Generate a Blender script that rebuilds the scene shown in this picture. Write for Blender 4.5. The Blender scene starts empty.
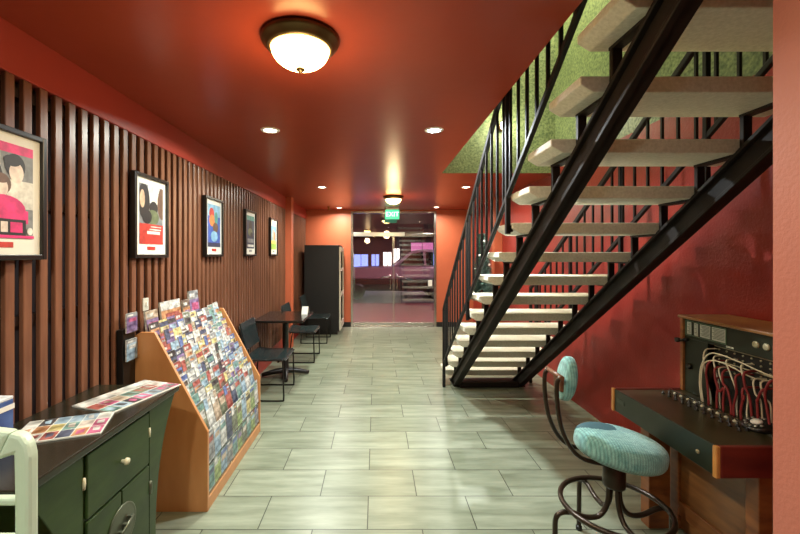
import bpy, bmesh, math, random
from mathutils import Vector, Matrix
random.seed(7)
scene = bpy.context.scene
COL = scene.collection
PI = math.pi

# ------------------------------------------------------------------ materials
def lin(c):
    out = []
    for v in c:
        v = v / 255.0
        out.append(v / 12.92 if v <= 0.04045 else ((v + 0.055) / 1.055) ** 2.4)
    return tuple(out)

MATS = {}
def mat(name, rgb, rough=0.5, metal=0.0, spec=0.5, var=0.0, vscale=8.0, stretch=(1, 1, 1), bump=0.0, bscale=60.0,
        rgb2=None, emit=0.0, ecol=None, coat=0.0, sheen=0.0, detail=4.0):
    if name in MATS:
        return MATS[name]
    m = bpy.data.materials.new(name)
    m.use_nodes = True
    nt = m.node_tree
    b = nt.nodes['Principled BSDF']
    c = lin(rgb)
    b.inputs['Base Color'].default_value = (*c, 1)
    b.inputs['Roughness'].default_value = rough
    b.inputs['Metallic'].default_value = metal
    b.inputs['Specular IOR Level'].default_value = spec
    b.inputs['Coat Weight'].default_value = coat
    b.inputs['Coat Roughness'].default_value = 0.15
    b.inputs['Sheen Weight'].default_value = sheen
    tc = nt.nodes.new('ShaderNodeTexCoord')
    mp = nt.nodes.new('ShaderNodeMapping')
    mp.inputs['Scale'].default_value = stretch
    nt.links.new(tc.outputs['Object'], mp.inputs['Vector'])
    if var > 0 or rgb2:
        n = nt.nodes.new('ShaderNodeTexNoise')
        n.inputs['Scale'].default_value = vscale
        n.inputs['Detail'].default_value = detail
        nt.links.new(mp.outputs[0], n.inputs['Vector'])
        r = nt.nodes.new('ShaderNodeValToRGB')
        r.color_ramp.elements[0].position = 0.32
        r.color_ramp.elements[1].position = 0.68
        if rgb2:
            c2 = lin(rgb2)
        else:
            c2 = tuple(min(1, v * (1 + var)) for v in c)
        c1 = c if rgb2 else tuple(v * (1 - var) for v in c)
        r.color_ramp.elements[0].color = (*c1, 1)
        r.color_ramp.elements[1].color = (*c2, 1)
        nt.links.new(n.outputs['Fac'], r.inputs['Fac'])
        nt.links.new(r.outputs['Color'], b.inputs['Base Color'])
    if bump > 0:
        n2 = nt.nodes.new('ShaderNodeTexNoise')
        n2.inputs['Scale'].default_value = bscale
        n2.inputs['Detail'].default_value = 3
        nt.links.new(mp.outputs[0], n2.inputs['Vector'])
        bp = nt.nodes.new('ShaderNodeBump')
        bp.inputs['Strength'].default_value = bump
        bp.inputs['Distance'].default_value = 0.01
        nt.links.new(n2.outputs['Fac'], bp.inputs['Height'])
        nt.links.new(bp.outputs['Normal'], b.inputs['Normal'])
    if emit > 0:
        b.inputs['Emission Color'].default_value = (*lin(ecol or rgb), 1)
        b.inputs['Emission Strength'].default_value = emit
    MATS[name] = m
    return m

def glass_mat(name, tint, refl, rough=0.02):
    m = bpy.data.materials.new(name)
    m.use_nodes = True
    nt = m.node_tree
    nt.nodes.clear()
    out = nt.nodes.new('ShaderNodeOutputMaterial')
    mx = nt.nodes.new('ShaderNodeMixShader')
    tr = nt.nodes.new('ShaderNodeBsdfTransparent')
    gl = nt.nodes.new('ShaderNodeBsdfGlossy')
    tr.inputs['Color'].default_value = (*tint, 1)
    gl.inputs['Roughness'].default_value = rough
    mx.inputs['Fac'].default_value = refl
    nt.links.new(tr.outputs[0], mx.inputs[1])
    nt.links.new(gl.outputs[0], mx.inputs[2])
    nt.links.new(mx.outputs[0], out.inputs['Surface'])
    MATS[name] = m
    return m

def floor_mat():
    m = bpy.data.materials.new('floor_tile')
    m.use_nodes = True
    nt = m.node_tree
    N, L = nt.nodes.new, nt.links.new
    b = nt.nodes['Principled BSDF']
    geo = N('ShaderNodeNewGeometry')
    add = N('ShaderNodeVectorMath'); add.operation = 'ADD'
    add.inputs[1].default_value = (0.048 + 0.305 + 61.0, -2.194 + 30.25, 0)
    L(geo.outputs['Position'], add.inputs[0])
    br = N('ShaderNodeTexBrick')
    br.offset = 0.5; br.offset_frequency = 2; br.squash = 1.0
    br.inputs['Scale'].default_value = 1.0
    br.inputs['Brick Width'].default_value = 0.61
    br.inputs['Row Height'].default_value = 0.3025
    br.inputs['Mortar Size'].default_value = 0.0032
    br.inputs['Mortar Smooth'].default_value = 0.1
    br.inputs['Color1'].default_value = (0, 0, 0, 1)
    br.inputs['Color2'].default_value = (1, 1, 1, 1)
    br.inputs['Mortar'].default_value = (0.5, 0.5, 0.5, 1)
    L(add.outputs[0], br.inputs['Vector'])
    mp = N('ShaderNodeMapping'); mp.inputs['Scale'].default_value = (1.3, 9.0, 1)
    # every tile gets its own slice of the veining
    sc = N('ShaderNodeVectorMath'); sc.operation = 'SCALE'; sc.inputs['Scale'].default_value = 7.0
    L(br.outputs['Color'], sc.inputs[0])
    ad2 = N('ShaderNodeVectorMath'); ad2.operation = 'ADD'
    L(geo.outputs['Position'], mp.inputs['Vector'])
    L(mp.outputs[0], ad2.inputs[0]); L(sc.outputs[0], ad2.inputs[1])
    n = N('ShaderNodeTexNoise'); n.inputs['Scale'].default_value = 1.6; n.inputs['Detail'].default_value = 5
    n.inputs['Roughness'].default_value = 0.6
    L(ad2.outputs[0], n.inputs['Vector'])
    r = N('ShaderNodeValToRGB')
    e = r.color_ramp.elements
    e[0].position = 0.30; e[0].color = (*lin((106, 114, 94)), 1)
    e[1].position = 0.72; e[1].color = (*lin((152, 158, 138)), 1)
    x = r.color_ramp.elements.new(0.5); x.color = (*lin((130, 138, 118)), 1)
    L(n.outputs['Fac'], r.inputs['Fac'])
    mul = N('ShaderNodeMix'); mul.data_type = 'RGBA'; mul.blend_type = 'MULTIPLY'
    mul.inputs['Factor'].default_value = 1
    tone = N('ShaderNodeValToRGB')
    tone.color_ramp.elements[0].color = (0.86, 0.87, 0.85, 1)
    tone.color_ramp.elements[1].color = (1, 1, 1, 1)
    L(br.outputs['Color'], tone.inputs['Fac'])
    L(r.outputs['Color'], mul.inputs[6]); L(tone.outputs['Color'], mul.inputs[7])
    mx = N('ShaderNodeMix'); mx.data_type = 'RGBA'
    mx.inputs[7].default_value = (*lin((48, 53, 40)), 1)
    L(br.outputs['Fac'], mx.inputs['Factor']); L(mul.outputs[2], mx.inputs[6])
    L(mx.outputs[2], b.inputs['Base Color'])
    b.inputs['Roughness'].default_value = 0.33
    b.inputs['Specular IOR Level'].default_value = 0.55
    bp = N('ShaderNodeBump'); bp.inputs['Strength'].default_value = 0.35; bp.inputs['Distance'].default_value = 0.003
    inv = N('ShaderNodeMath'); inv.operation = 'SUBTRACT'; inv.inputs[0].default_value = 1
    L(br.outputs['Fac'], inv.inputs[1]); L(inv.outputs[0], bp.inputs['Height'])
    L(bp.outputs['Normal'], b.inputs['Normal'])
    MATS['floor_tile'] = m
    return m

def twotone_wall():
    """right wall: red paint below, green textured plaster above 2.5 m (a painted border)"""
    m = bpy.data.materials.new('wall_red_green')
    m.use_nodes = True
    nt = m.node_tree
    N, L = nt.nodes.new, nt.links.new
    b = nt.nodes['Principled BSDF']
    geo = N('ShaderNodeNewGeometry')
    sep = N('ShaderNodeSeparateXYZ'); L(geo.outputs['Position'], sep.inputs[0])
    gt = N('ShaderNodeMath'); gt.operation = 'GREATER_THAN'; gt.inputs[1].default_value = 2.50
    L(sep.outputs['Z'], gt.inputs[0])
    def ramp(scale, c1, c2):
        n = N('ShaderNodeTexNoise'); n.inputs['Scale'].default_value = scale; n.inputs['Detail'].default_value = 6
        L(geo.outputs['Position'], n.inputs['Vector'])
        r = N('ShaderNodeValToRGB')
        r.color_ramp.elements[0].position = 0.35; r.color_ramp.elements[0].color = (*lin(c1), 1)
        r.color_ramp.elements[1].position = 0.65; r.color_ramp.elements[1].color = (*lin(c2), 1)
        L(n.outputs['Fac'], r.inputs['Fac'])
        return r
    red = ramp(3.0, (142, 40, 31), (156, 48, 38))
    grn = ramp(45.0, (80, 98, 62), (140, 154, 106))
    mx = N('ShaderNodeMix'); mx.data_type = 'RGBA'
    L(gt.outputs[0], mx.inputs['Factor']); L(red.outputs[0], mx.inputs[6]); L(grn.outputs[0], mx.inputs[7])
    L(mx.outputs[2], b.inputs['Base Color'])
    b.inputs['Roughness'].default_value = 0.42
    n = N('ShaderNodeTexNoise'); n.inputs['Scale'].default_value = 70; L(geo.outputs['Position'], n.inputs['Vector'])
    bp = N('ShaderNodeBump'); bp.inputs['Strength'].default_value = 0.35; bp.inputs['Distance'].default_value = 0.006
    L(n.outputs['Fac'], bp.inputs['Height']); L(bp.outputs['Normal'], b.inputs['Normal'])
    MATS['wall_red_green'] = m
    return m

# ------------------------------------------------------------------ mesh helpers
def BM():
    return bmesh.new()

def add_box(bm, x0, x1, y0, y1, z0, z1, bev=0.0, mi=0, M=None, seg=2):
    t = bmesh.new()
    vs = [t.verts.new((x, y, z)) for z in (z0, z1) for y in (y0, y1) for x in (x0, x1)]
    for f in ((0, 2, 3, 1), (4, 5, 7, 6), (0, 1, 5, 4), (2, 6, 7, 3), (0, 4, 6, 2), (1, 3, 7, 5)):
        t.faces.new([vs[i] for i in f])
    if bev > 0:
        bmesh.ops.bevel(t, geom=t.edges[:], offset=bev, segments=seg, affect='EDGES', profile=0.5)
    merge(bm, t, mi, M)

def merge(bm, t, mi=0, M=None):
    mp = {}
    for v in t.verts:
        co = v.co if M is None else M @ v.co
        mp[v] = bm.verts.new(co)
    for f in t.faces:
        try:
            nf = bm.faces.new([mp[v] for v in f.verts])
            nf.material_index = mi if mi >= 0 else f.material_index
            nf.smooth = f.smooth
        except ValueError:
            pass
    t.free()

def add_prism(bm, pts, a0, a1, axis='y', bev=0.0, mi=0, M=None):
    """polygon pts extruded along axis; for 'y' pts are (x,z), for 'x' pts are (y,z), for 'z' pts are (x,y)"""
    def P(p, a):
        return {'y': (p[0], a, p[1]), 'x': (a, p[0], p[1]), 'z': (p[0], p[1], a)}[axis]
    t = bmesh.new()
    A = [t.verts.new(P(p, a0)) for p in pts]
    B = [t.verts.new(P(p, a1)) for p in pts]
    n = len(pts)
    t.faces.new(A); t.faces.new(B[::-1])
    for i in range(n):
        t.faces.new((A[i], B[i], B[(i + 1) % n], A[(i + 1) % n]))
    bmesh.ops.recalc_face_normals(t, faces=t.faces[:])
    if bev > 0:
        bmesh.ops.bevel(t, geom=t.edges[:], offset=bev, segments=2, affect='EDGES', profile=0.5)
    merge(bm, t, mi, M)

def add_lathe(bm, prof, c=(0, 0, 0), n=32, mi=0, M=None, smooth=True):
    """profile [(r,z)] turned about z"""
    t = bmesh.new()
    rings = []
    for r, z in prof:
        if r < 1e-6:
            rings.append([t.verts.new((0, 0, z))])
        else:
            rings.append([t.verts.new((r * math.cos(2 * PI * k / n), r * math.sin(2 * PI * k / n), z)) for k in range(n)])
    for a, b in zip(rings[:-1], rings[1:]):
        for k in range(n):
            k2 = (k + 1) % n
            if len(a) == 1 and len(b) == 1:
                continue
            if len(a) == 1:
                f = t.faces.new((a[0], b[k], b[k2]))
            elif len(b) == 1:
                f = t.faces.new((a[k], b[0], a[k2]))
            else:
                f = t.faces.new((a[k], b[k], b[k2], a[k2]))
            f.smooth = smooth
    if len(rings[0]) > 1:
        t.faces.new(rings[0])
    if len(rings[-1]) > 1:
        t.faces.new(rings[-1][::-1])
    bmesh.ops.recalc_face_normals(t, faces=t.faces[:])
    MM = Matrix.Translation(c)
    if M is not None:
        MM = MM @ M
    merge(bm, t, mi, MM)

def spline(pts, per=6, closed=False):
    P = [Vector(p) for p in pts]
    out = []
    n = len(P)
    rng = n if closed else n - 1
    for i in range(rng):
        p1, p2 = P[i], P[(i + 1) % n]
        p0 = P[i - 1] if (closed or i > 0) else p1 * 2 - p2
        p3 = P[(i + 2) % n] if (closed or i + 2 < n) else p2 * 2 - p1
        for k in range(per):
            t = k / per
            out.append(0.5 * ((2 * p1) + (p2 - p0) * t + (2 * p0 - 5 * p1 + 4 * p2 - p3) * t * t
                              + (3 * p1 - p0 - 3 * p2 + p3) * t ** 3))
    if not closed:
        out.append(P[-1])
    return out

def add_tube(bm, pts, r, n=10, mi=0, closed=False, flat=None):
    P = [Vector(p) for p in pts]
    m = len(P)
    t = bmesh.new()
    rings = []
    up = None
    for i in range(m):
        if closed:
            d = P[(i + 1) % m] - P[i - 1]
        else:
            d = P[min(i + 1, m - 1)] - P[max(i - 1, 0)]
        d.normalize()
        if up is None:
            ref = Vector((0, 0, 1)) if abs(d.z) < 0.9 else Vector((0, 1, 0))
            up = (ref - d * ref.dot(d)).normalized()
        else:
            up = (up - d * up.dot(d)).normalized()
        side = d.cross(up)
        rr = r[i] if isinstance(r, (list, tuple)) else r
        fl = flat or 1.0
        rings.append([t.verts.new(P[i] + up * (rr * math.cos(2 * PI * k / n)) + side * (rr * fl * math.sin(2 * PI * k / n))) for k in range(n)])
    rng = m if closed else m - 1
    for i in range(rng):
        a, b = rings[i], rings[(i + 1) % m]
        for k in range(n):
            f = t.faces.new((a[k], a[(k + 1) % n], b[(k + 1) % n], b[k]))
            f.smooth = True
    if not closed:
        t.faces.new(rings[0][::-1]); t.faces.new(rings[-1])
    bmesh.ops.recalc_face_normals(t, faces=t.faces[:])
    merge(bm, t, mi)

def add_bar(bm, p, q, w, h, mi=0, bev=0.0):
    """rectangular bar from p to q, w sideways (horizontal), h in the other direction"""
    p, q = Vector(p), Vector(q)
    d = q - p
    L = d.length
    d.normalize()
    ref = Vector((0, 0, 1)) if abs(d.z) < 0.98 else Vector((0, 1, 0))
    s = d.cross(ref).normalized()
    u = s.cross(d).normalized()
    M = Matrix((( s.x, d.x, u.x, p.x), (s.y, d.y, u.y, p.y), (s.z, d.z, u.z, p.z), (0, 0, 0, 1)))
    add_box(bm, -w / 2, w / 2, 0, L, -h / 2, h / 2, bev, mi, M)

def add_ellipsoid(bm, c, rx, ry, rz, M=None, mi=0, e=1.0, nu=32, nv=16):
    t = bmesh.new()
    def sp(v, p):
        return math.copysign(abs(v) ** p, v)
    rings = []
    for j in range(nv + 1):
        ph = -PI / 2 + PI * j / nv
        cz, sz = math.cos(ph), math.sin(ph)
        if j in (0, nv):
            rings.append([t.verts.new((0, 0, rz * sp(sz, e)))])
        else:
            rings.append([t.verts.new((rx * sp(cz, e) * math.cos(2 * PI * k / nu), ry * sp(cz, e) * math.sin(2 * PI * k / nu), rz * sp(sz, e))) for k in range(nu)])
    for a, b in zip(rings[:-1], rings[1:]):
        for k in range(nu):
            k2 = (k + 1) % nu
            if len(a) == 1:
                f = t.faces.new((a[0], b[k2], b[k]))
            elif len(b) == 1:
                f = t.faces.new((a[k], a[k2], b[0]))
            else:
                f = t.faces.new((a[k], a[k2], b[k2], b[k]))
            f.smooth = True
    bmesh.ops.recalc_face_normals(t, faces=t.faces[:])
    MM = Matrix.Translation(c)
    if M is not None:
        MM = MM @ M
    merge(bm, t, mi, MM)

def wloc(o):
    v = Vector((0, 0, 0))
    while o is not None:
        v += o.location
        o = o.parent
    return v

def obj(name, bm, mats, parent=None, base=None):
    """link bm (in world coordinates) as one mesh object, origin moved to its parent's place or to base"""
    me = bpy.data.meshes.new(name)
    off = wloc(parent) if parent else (Vector(base) if base else Vector((0, 0, 0)))
    bmesh.ops.translate(bm, verts=bm.verts[:], vec=-off)
    bm.to_mesh(me)
    bm.free()
    for m in (mats if isinstance(mats, (list, tuple)) else [mats]):
        me.materials.append(m)
    o = bpy.data.objects.new(name, me)
    COL.objects.link(o)
    if parent:
        o.parent = parent
    else:
        o.location = off
    return o

def tag(o, label, cat, group=None):
    o['label'] = label
    o['category'] = cat
    if group:
        o['group'] = group
    return o

def thing(name, label, cat, loc=(0, 0, 0), group=None):
    o = bpy.data.objects.new(name, None)
    o.empty_display_size = 0.1
    COL.objects.link(o)
    o.location = loc
    return tag(o, label, cat, group)

def struct(name, bm, m, label=None, cat=None, parent=None):
    o = obj(name, bm, m, parent)
    if parent is None:
        o['kind'] = 'structure'
        if label:
            o['label'] = label; o['category'] = cat
    return o

def copy_tree(o, parent=None):
    c = o.copy()
    COL.objects.link(c)
    if parent is not None:
        c.parent = parent
    for ch in list(o.children):
        copy_tree(ch, c)
    return c

# ------------------------------------------------------------------ palette
FLOOR = floor_mat()
WALL2 = twotone_wall()
CEIL = mat('ceiling_gloss_red', (152, 60, 38), rough=0.3, spec=0.28, var=0.04, vscale=2, bump=0.08, bscale=9)
RED = mat('red_paint', (156, 56, 44), rough=0.45, var=0.04, vscale=3, bump=0.05, bscale=120)
ORANGE = mat('orange_red_paint', (192, 98, 64), rough=0.5, var=0.04, vscale=3, bump=0.05, bscale=120)
SALMON = mat('salmon_paint', (176, 104, 86), rough=0.5, var=0.03, vscale=3, bump=0.15, bscale=90)
GREEN = mat('green_plaster', (80, 98, 62), rough=0.6, rgb2=(140, 154, 106), vscale=45, bump=0.4, bscale=70)
SLAT = mat('slat_wood', (100, 64, 46), rough=0.34, rgb2=(126, 84, 62), vscale=5, stretch=(6, 6, 0.6), bump=0.06, bscale=20)
SLATSHADE = mat('slat_gap_shade', (30, 10, 9), rough=0.6, var=0.1)  # near-black colour paints shade into the gaps between the slats
BLACK = mat('black_paint', (22, 20, 18), rough=0.35, var=0.1)
BASEB = mat('black_rubber', (20, 18, 18), rough=0.5, var=0.1)
STEEL = mat('stringer_steel', (30, 22, 16), rough=0.55, spec=0.3, var=0.25, vscale=14, bump=0.05, bscale=40)
IRON = mat('railing_iron', (17, 14, 12), rough=0.55, spec=0.3, var=0.2)
TREAD = mat('tread_terrazzo', (204, 201, 182), rough=0.6, rgb2=(224, 221, 204), vscale=70, bump=0.35, bscale=110)
CHROME = mat('brushed_chrome', (190, 188, 180), rough=0.22, metal=1.0, var=0.05)
BRONZE = mat('bronze_fixture', (96, 78, 48), rough=0.35, metal=0.8, var=0.15)
WHITE = mat('white_enamel', (225, 222, 212), rough=0.4, var=0.03)
FRAMEB = mat('frame_black', (20, 19, 17), rough=0.3, var=0.1)
MATW = mat('mat_board', (218, 218, 208), rough=0.6, var=0.02)
GLASS = glass_mat('door_glass', (0.88, 0.84, 0.87), 0.13)
ACRYL = glass_mat('clear_acrylic', (0.93, 0.95, 0.95), 0.06)

# ------------------------------------------------------------------ the setting
H = 2.456
XL, XR, YF, YB = -1.50, 2.05, 8.31, -3.2
bm = BM(); add_box(bm, XL - 0.1, XR + 0.1, YB, YF + 0.02, -0.1, 0)
struct('floor', bm, FLOOR, 'pale greenish grey stone look floor tiles in running bond', 'floor')
HX, HY0, HY1 = 0.755, 1.0, 4.52
bm = BM()
add_box(bm, XL - 0.1, HX, YB, YF + 0.1, H, H + 0.28)
add_box(bm, HX, XR + 0.1, HY1, YF + 0.1, H, H + 0.28)
add_box(bm, HX, XR + 0.1, YB, HY0, H, H + 0.28)
struct('ceiling', bm, CEIL, 'glossy dark red ceiling cut open above the stairs', 'ceiling')
# left wall: backing, slats, soffit band, pilaster
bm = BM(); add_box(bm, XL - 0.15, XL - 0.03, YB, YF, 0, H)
struct('wall_left', bm, SLATSHADE, 'backing wall behind the vertical wooden slats, darkened as gap shade', 'wall')
bm = BM()
y = YB + 0.05
def slat_run(bm, y, y1):
    while y + 0.042 < y1:
        add_box(bm, XL + 0.010, XL + 0.032, y, y + 0.042, 0.2, 2.257, 0.003, seg=1)
        y += 0.0812
PIL0, PIL1 = 6.40, 6.56
start = 1.565 - 0.0812 * 58
slat_run(bm, start, PIL0)
slat_run(bm, PIL1 + 0.02, YF - 0.01)
struct('wall_left_panelling', bm, SLAT, 'vertical brown wooden slats covering the left wall', 'wall panelling')
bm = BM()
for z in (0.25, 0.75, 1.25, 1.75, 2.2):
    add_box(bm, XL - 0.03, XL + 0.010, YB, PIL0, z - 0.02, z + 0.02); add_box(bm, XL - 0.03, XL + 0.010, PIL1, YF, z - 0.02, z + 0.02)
struct('trim_6', bm, SLATSHADE, 'added battens behind the wooden slats, darkened as gap shade', 'battens')
bm = BM(); add_box(bm, XL - 0.03, XL + 0.036, YB, YF, 2.257, H, 0.004)
struct('trim_1', bm, RED, 'red band running along the top of the slatted wall', 'trim')
bm = BM(); add_box(bm, XL - 0.03, XL + 0.13, PIL0, PIL1, 0, H, 0.004)
struct('trim_2', bm, ORANGE, 'orange red pilaster breaking the slatted wall', 'pilaster')
bm = BM(); add_box(bm, XL - 0.03, XL + 0.03, YB, PIL0, 0, 0.2, 0.004); add_box(bm, XL - 0.03, XL + 0.03, PIL1, YF, 0, 0.2, 0.004)
struct('baseboard_left', bm, RED, 'red board along the foot of the slatted wall', 'baseboard')
# far wall
DX0, DX1 = -0.53, 1.27
bm = BM()
add_box(bm, XL, DX0, YF, YF + 0.15, 0, H)
add_box(bm, DX1, XR, YF, YF + 0.15, 0, H)
add_box(bm, DX0, DX1, YF, YF + 0.15, 2.43, H)
struct('wall_far', bm, ORANGE, 'orange red end wall around the glass doors', 'wall')
bm = BM(); add_box(bm, XL + 0.14, DX0, YF - 0.015, YF, 0, 0.1); add_box(bm, DX1, XR, YF - 0.015, YF, 0, 0.1)
struct('baseboard_far', bm, BASEB, 'black baseboard on the end wall', 'baseboard')
# right wall, two storeys high
bm = BM(); add_box(bm, XR, XR + 0.12, 0.9, YF, 0, 5.0)
struct('wall_right', bm, WALL2, 'red wall behind the stairs, green above the ceiling line', 'wall')
bm = BM(); add_box(bm, XR - 0.13, XR, 6.40, 6.56, 0, H, 0.004)
struct('trim_3', bm, ORANGE, 'orange red pilaster on the wall behind the stairs', 'pilaster')
bm = BM(); add_box(bm, 1.0, XR + 0.1, YB, HY0 - 0.005, 0, H)
struct('wall_near_right', bm, SALMON, 'salmon wall edge at the right of the view', 'wall')
bm = BM(); add_box(bm, XL - 0.1, 1.0, YB - 0.12, YB, 0, H)
struct('wall_back', bm, ORANGE, 'orange red wall behind the viewpoint', 'wall')
# stairwell upstairs
bm = BM()
add_box(bm, HX - 0.1, XR, HY1, HY1 + 0.1, H + 0.28, 5.0)
add_box(bm, HX, XR, HY1 - 0.012, HY1, H - 0.002, H + 0.3)
struct('wall_upper_far', bm, GREEN, 'green textured plaster wall at the end of the stairwell', 'wall')
bm = BM(); add_box(bm, HX - 0.1, HX, -0.8, HY1, H + 0.28, 5.0)
struct('wall_upper_left', bm, GREEN, 'green plaster wall along the upper landing', 'wall')
bm = BM(); add_box(bm, HX - 0.1, XR + 0.12, -0.9, -0.8, H + 0.28, 5.0); add_box(bm, XR, XR + 0.12, -0.8, 0.9, H + 0.28, 5.0)
struct('wall_upper_near', bm, GREEN, 'green plaster wall at the upper landing', 'wall')
bm = BM(); add_box(bm, HX - 0.1, XR + 0.12, -0.9, HY1 + 0.1, 5.0, 5.1)
struct('ceiling_upper', bm, WHITE, 'pale ceiling over the stairwell', 'ceiling')

# glass doors
door = bpy.data.objects.new('door_1', None); COL.objects.link(door); door.location = (0.37, YF, 0)
door['kind'] = 'structure'; door['label'] = 'chrome framed double glass doors at the end of the hall'; door['category'] = 'door'
bm = BM()
add_box(bm, DX0, DX0 + 0.05, YF - 0.02, YF + 0.1, 0, 2.43, 0.004)
add_box(bm, DX1 - 0.05, DX1, YF - 0.02, YF + 0.1, 0, 2.43, 0.004)
add_box(bm, DX0 + 0.05, DX1 - 0.05, YF - 0.02, YF + 0.1, 2.39, 2.43, 0.004)
add_box(bm, DX0 + 0.05, DX1 - 0.05, YF - 0.01, YF + 0.07, 1.93, 1.965, 0.004)
obj('door_frame', bm, CHROME, door)
bm = BM(); add_box(bm, DX0 + 0.06, 0.60, YF - 0.05, YF - 0.01, 1.9, 1.985, 0.008)
obj('door_closer', bm, mat('pale_metal', (206, 206, 200), 0.3, 0.6), door)
bm = BM(); add_box(bm, DX0 + 0.05, DX1 - 0.05, YF + 0.03, YF + 0.042, 1.965, 2.39)
obj('transom_pane', bm, GLASS, door)
for nm, x0, x1, hx in (('door_leaf', DX0 + 0.055, 0.365, 0.30), ('door_leaf', 0.375, DX1 - 0.055, 0.44)):
    bm = BM(); add_box(bm, x0, x1, YF + 0.03, YF + 0.042, 0.075, 1.925)
    leaf = obj(nm, bm, GLASS, door)
    bm = BM(); add_box(bm, x0, x1, YF + 0.02, YF + 0.052, 0.01, 0.085, 0.004)
    add_box(bm, x0, x1, YF + 0.025, YF + 0.047, 1.9, 1.928, 0.003)
    e = x1 if hx < 0.37 else x0
    add_box(bm, min(e, e + (-0.014 if hx < .37 else 0.014)), max(e, e + (-0.014 if hx < .37 else 0.014)), YF + 0.025, YF + 0.047, 0.085, 1.9)
    obj('leaf_rail', bm, CHROME, leaf)
    s = -1 if hx < 0.37 else 1
    bm = BM()
    add_tube(bm, spline([(hx - 0.0 * s, YF + 0.03, 0.80), (hx, YF - 0.03, 0.82), (hx, YF - 0.045, 0.95), (hx, YF - 0.03, 1.08), (hx, YF + 0.03, 1.10)], 5), 0.012)
    add_tube(bm, [(hx, YF - 0.043, 1.05), (hx + 0.16 * s, YF - 0.043, 1.05)], 0.011)
    add_tube(bm, spline([(hx + 0.16 * s, YF - 0.043, 1.05), (hx + 0.185 * s, YF - 0.03, 1.02), (hx + 0.19 * s, YF + 0.03, 1.0)], 5), 0.011)
    obj('pull_handle', bm, CHROME, leaf)
bm = BM(); add_box(bm, 1.10, 1.185, YF + 0.024, YF + 0.03, 0.85, 0.98, 0.004)
obj('lock_plate', bm, WHITE, door)
bm = BM(); add_box(bm, DX0 + 0.05, DX1 - 0.05, YF - 0.05, YF + 0.12, 0, 0.012, 0.003)
obj('threshold', bm, CHROME, door)

# ------------------------------------------------------------------ outside the doors
bm = BM(); add_box(bm, -9, 9, YF + 0.15, 12.4, -0.12, -0.01)
o = struct('trim_4', bm, mat('maroon_paving', (104, 44, 40), 0.5, var=0.15, vscale=5), 'maroon paving outside the glass doors', 'paving')
bm = BM(); add_box(bm, -30, 30, 12.4, 44, -0.22, -0.1)
struct('trim_5', bm, mat('asphalt', (90, 88, 86), 0.45, var=0.2, vscale=3), 'grey asphalt of the parking lot outside', 'road')
car = thing('car', 'dark mauve car parked sideways outside beyond the glass doors', 'car', (0.7, 15.0, -0.1))
CARP = mat('car_paint', (170, 136, 148), 0.25, 0.2, coat=0.6, var=0.03)
prof = [(-2.4, 0.62), (-2.4, 0.86), (-2.2, 0.98), (-1.0, 1.06), (0.0, 1.08), (2.6, 1.08), (2.75, 0.9), (2.75, 0.62)]
bm = BM(); add_prism(bm, [(0.7 + a, b) for a, b in prof], 14.2, 15.8, 'y', 0.07)
obj('car_body', bm, CARP, car)
bm = BM(); add_prism(bm, [(0.7 + a, b) for a, b in [(-2.36, 0.2), (-2.4, 0.62), (2.75, 0.62), (2.7, 0.2)]], 14.22, 15.78, 'y', 0.04)
obj('lower_body', bm, BLACK, car)  # lower part of the car, coloured black
bm = BM(); add_prism(bm, [(0.7 + a, b) for a, b in [(-0.1, 1.07), (0.55, 1.62), (1.0, 1.7), (2.2, 1.68), (2.6, 1.08)]], 14.35, 15.65, 'y', 0.06)
cab = obj('car_cabin', bm, CARP, car)
for pts in ([(0.12, 1.12), (0.6, 1.55), (1.0, 1.6), (1.05, 1.12)], [(1.13, 1.12), (1.1, 1.6), (2.1, 1.58), (2.35, 1.12)]):
    bm = BM(); add_prism(bm, [(0.7 + a, b) for a, b in pts], 14.335, 14.36, 'y')
    obj('car_window', bm, mat('car_glass', (14, 14, 18), 0.08, coat=0.5), cab)
for wx in (-1.4, 1.45):
    for wy in (14.2, 15.62):
        bm = BM()
        add_lathe(bm, [(0, -0.1), (0.2, -0.1), (0.29, -0.09), (0.31, -0.05), (0.31, 0.05), (0.29, 0.09), (0.2, 0.1), (0, 0.1)], (0.7 + wx, wy + 0.09, 0.21), 24, M=Matrix.Rotation(PI / 2, 4, 'X'))
        obj('wheel', bm, BLACK, car)
bld = thing('shop_building', 'low dark building with lit blue windows across the lot', 'building', (0, 27, -0.1))
bm = BM(); add_box(bm, -14, 16, 27, 32, -0.1, 4.6)
obj('wall', bm, mat('dark_stucco', (70, 44, 44), 0.7, var=0.1), bld)
bm = BM(); add_box(bm, -14.2, 16.2, 26.2, 27, 2.7, 3.2, 0.03)
obj('canopy', bm, mat('canopy_brown', (96, 62, 46), 0.6, var=0.1), bld)
WB = mat('lit_window_blue', (120, 150, 230), 0.3, emit=1.6, ecol=(130, 150, 235))
WW = mat('lit_window_white', (240, 235, 225), 0.3, emit=2.2, ecol=(250, 240, 225))
WP = mat('lit_window_pink', (190, 110, 160), 0.3, emit=0.7, ecol=(200, 110, 160))
for x0, x1, z0, z1, mm in ((-1.5, -0.55, 0.5, 1.5, WB), (-0.3, 0.2, 0.7, 1.5, WB), (0.5, 1.05, 0.3, 1.65, WW), (1.2, 1.6, 0.9, 1.9, WW),
                           (2.4, 3.9, 0.8, 2.3, WP), (-3.6, -2.2, 0.4, 1.6, WB), (4.6, 6.4, 0.4, 1.9, WP)):
    bm = BM(); add_box(bm, x0, x1, 26.96, 27.0, z0, z1)
    p = obj('window', bm, mm, bld)
    bm = BM(); add_box(bm, x0 - 0.05, x1 + 0.05, 26.92, 26.96, z1, z1 + 0.06); add_box(bm, (x0 + x1) / 2 - 0.02, (x0 + x1) / 2 + 0.02, 26.93, 26.96, z0, z1)
    obj('window_frame', bm, BLACK, p)
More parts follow.
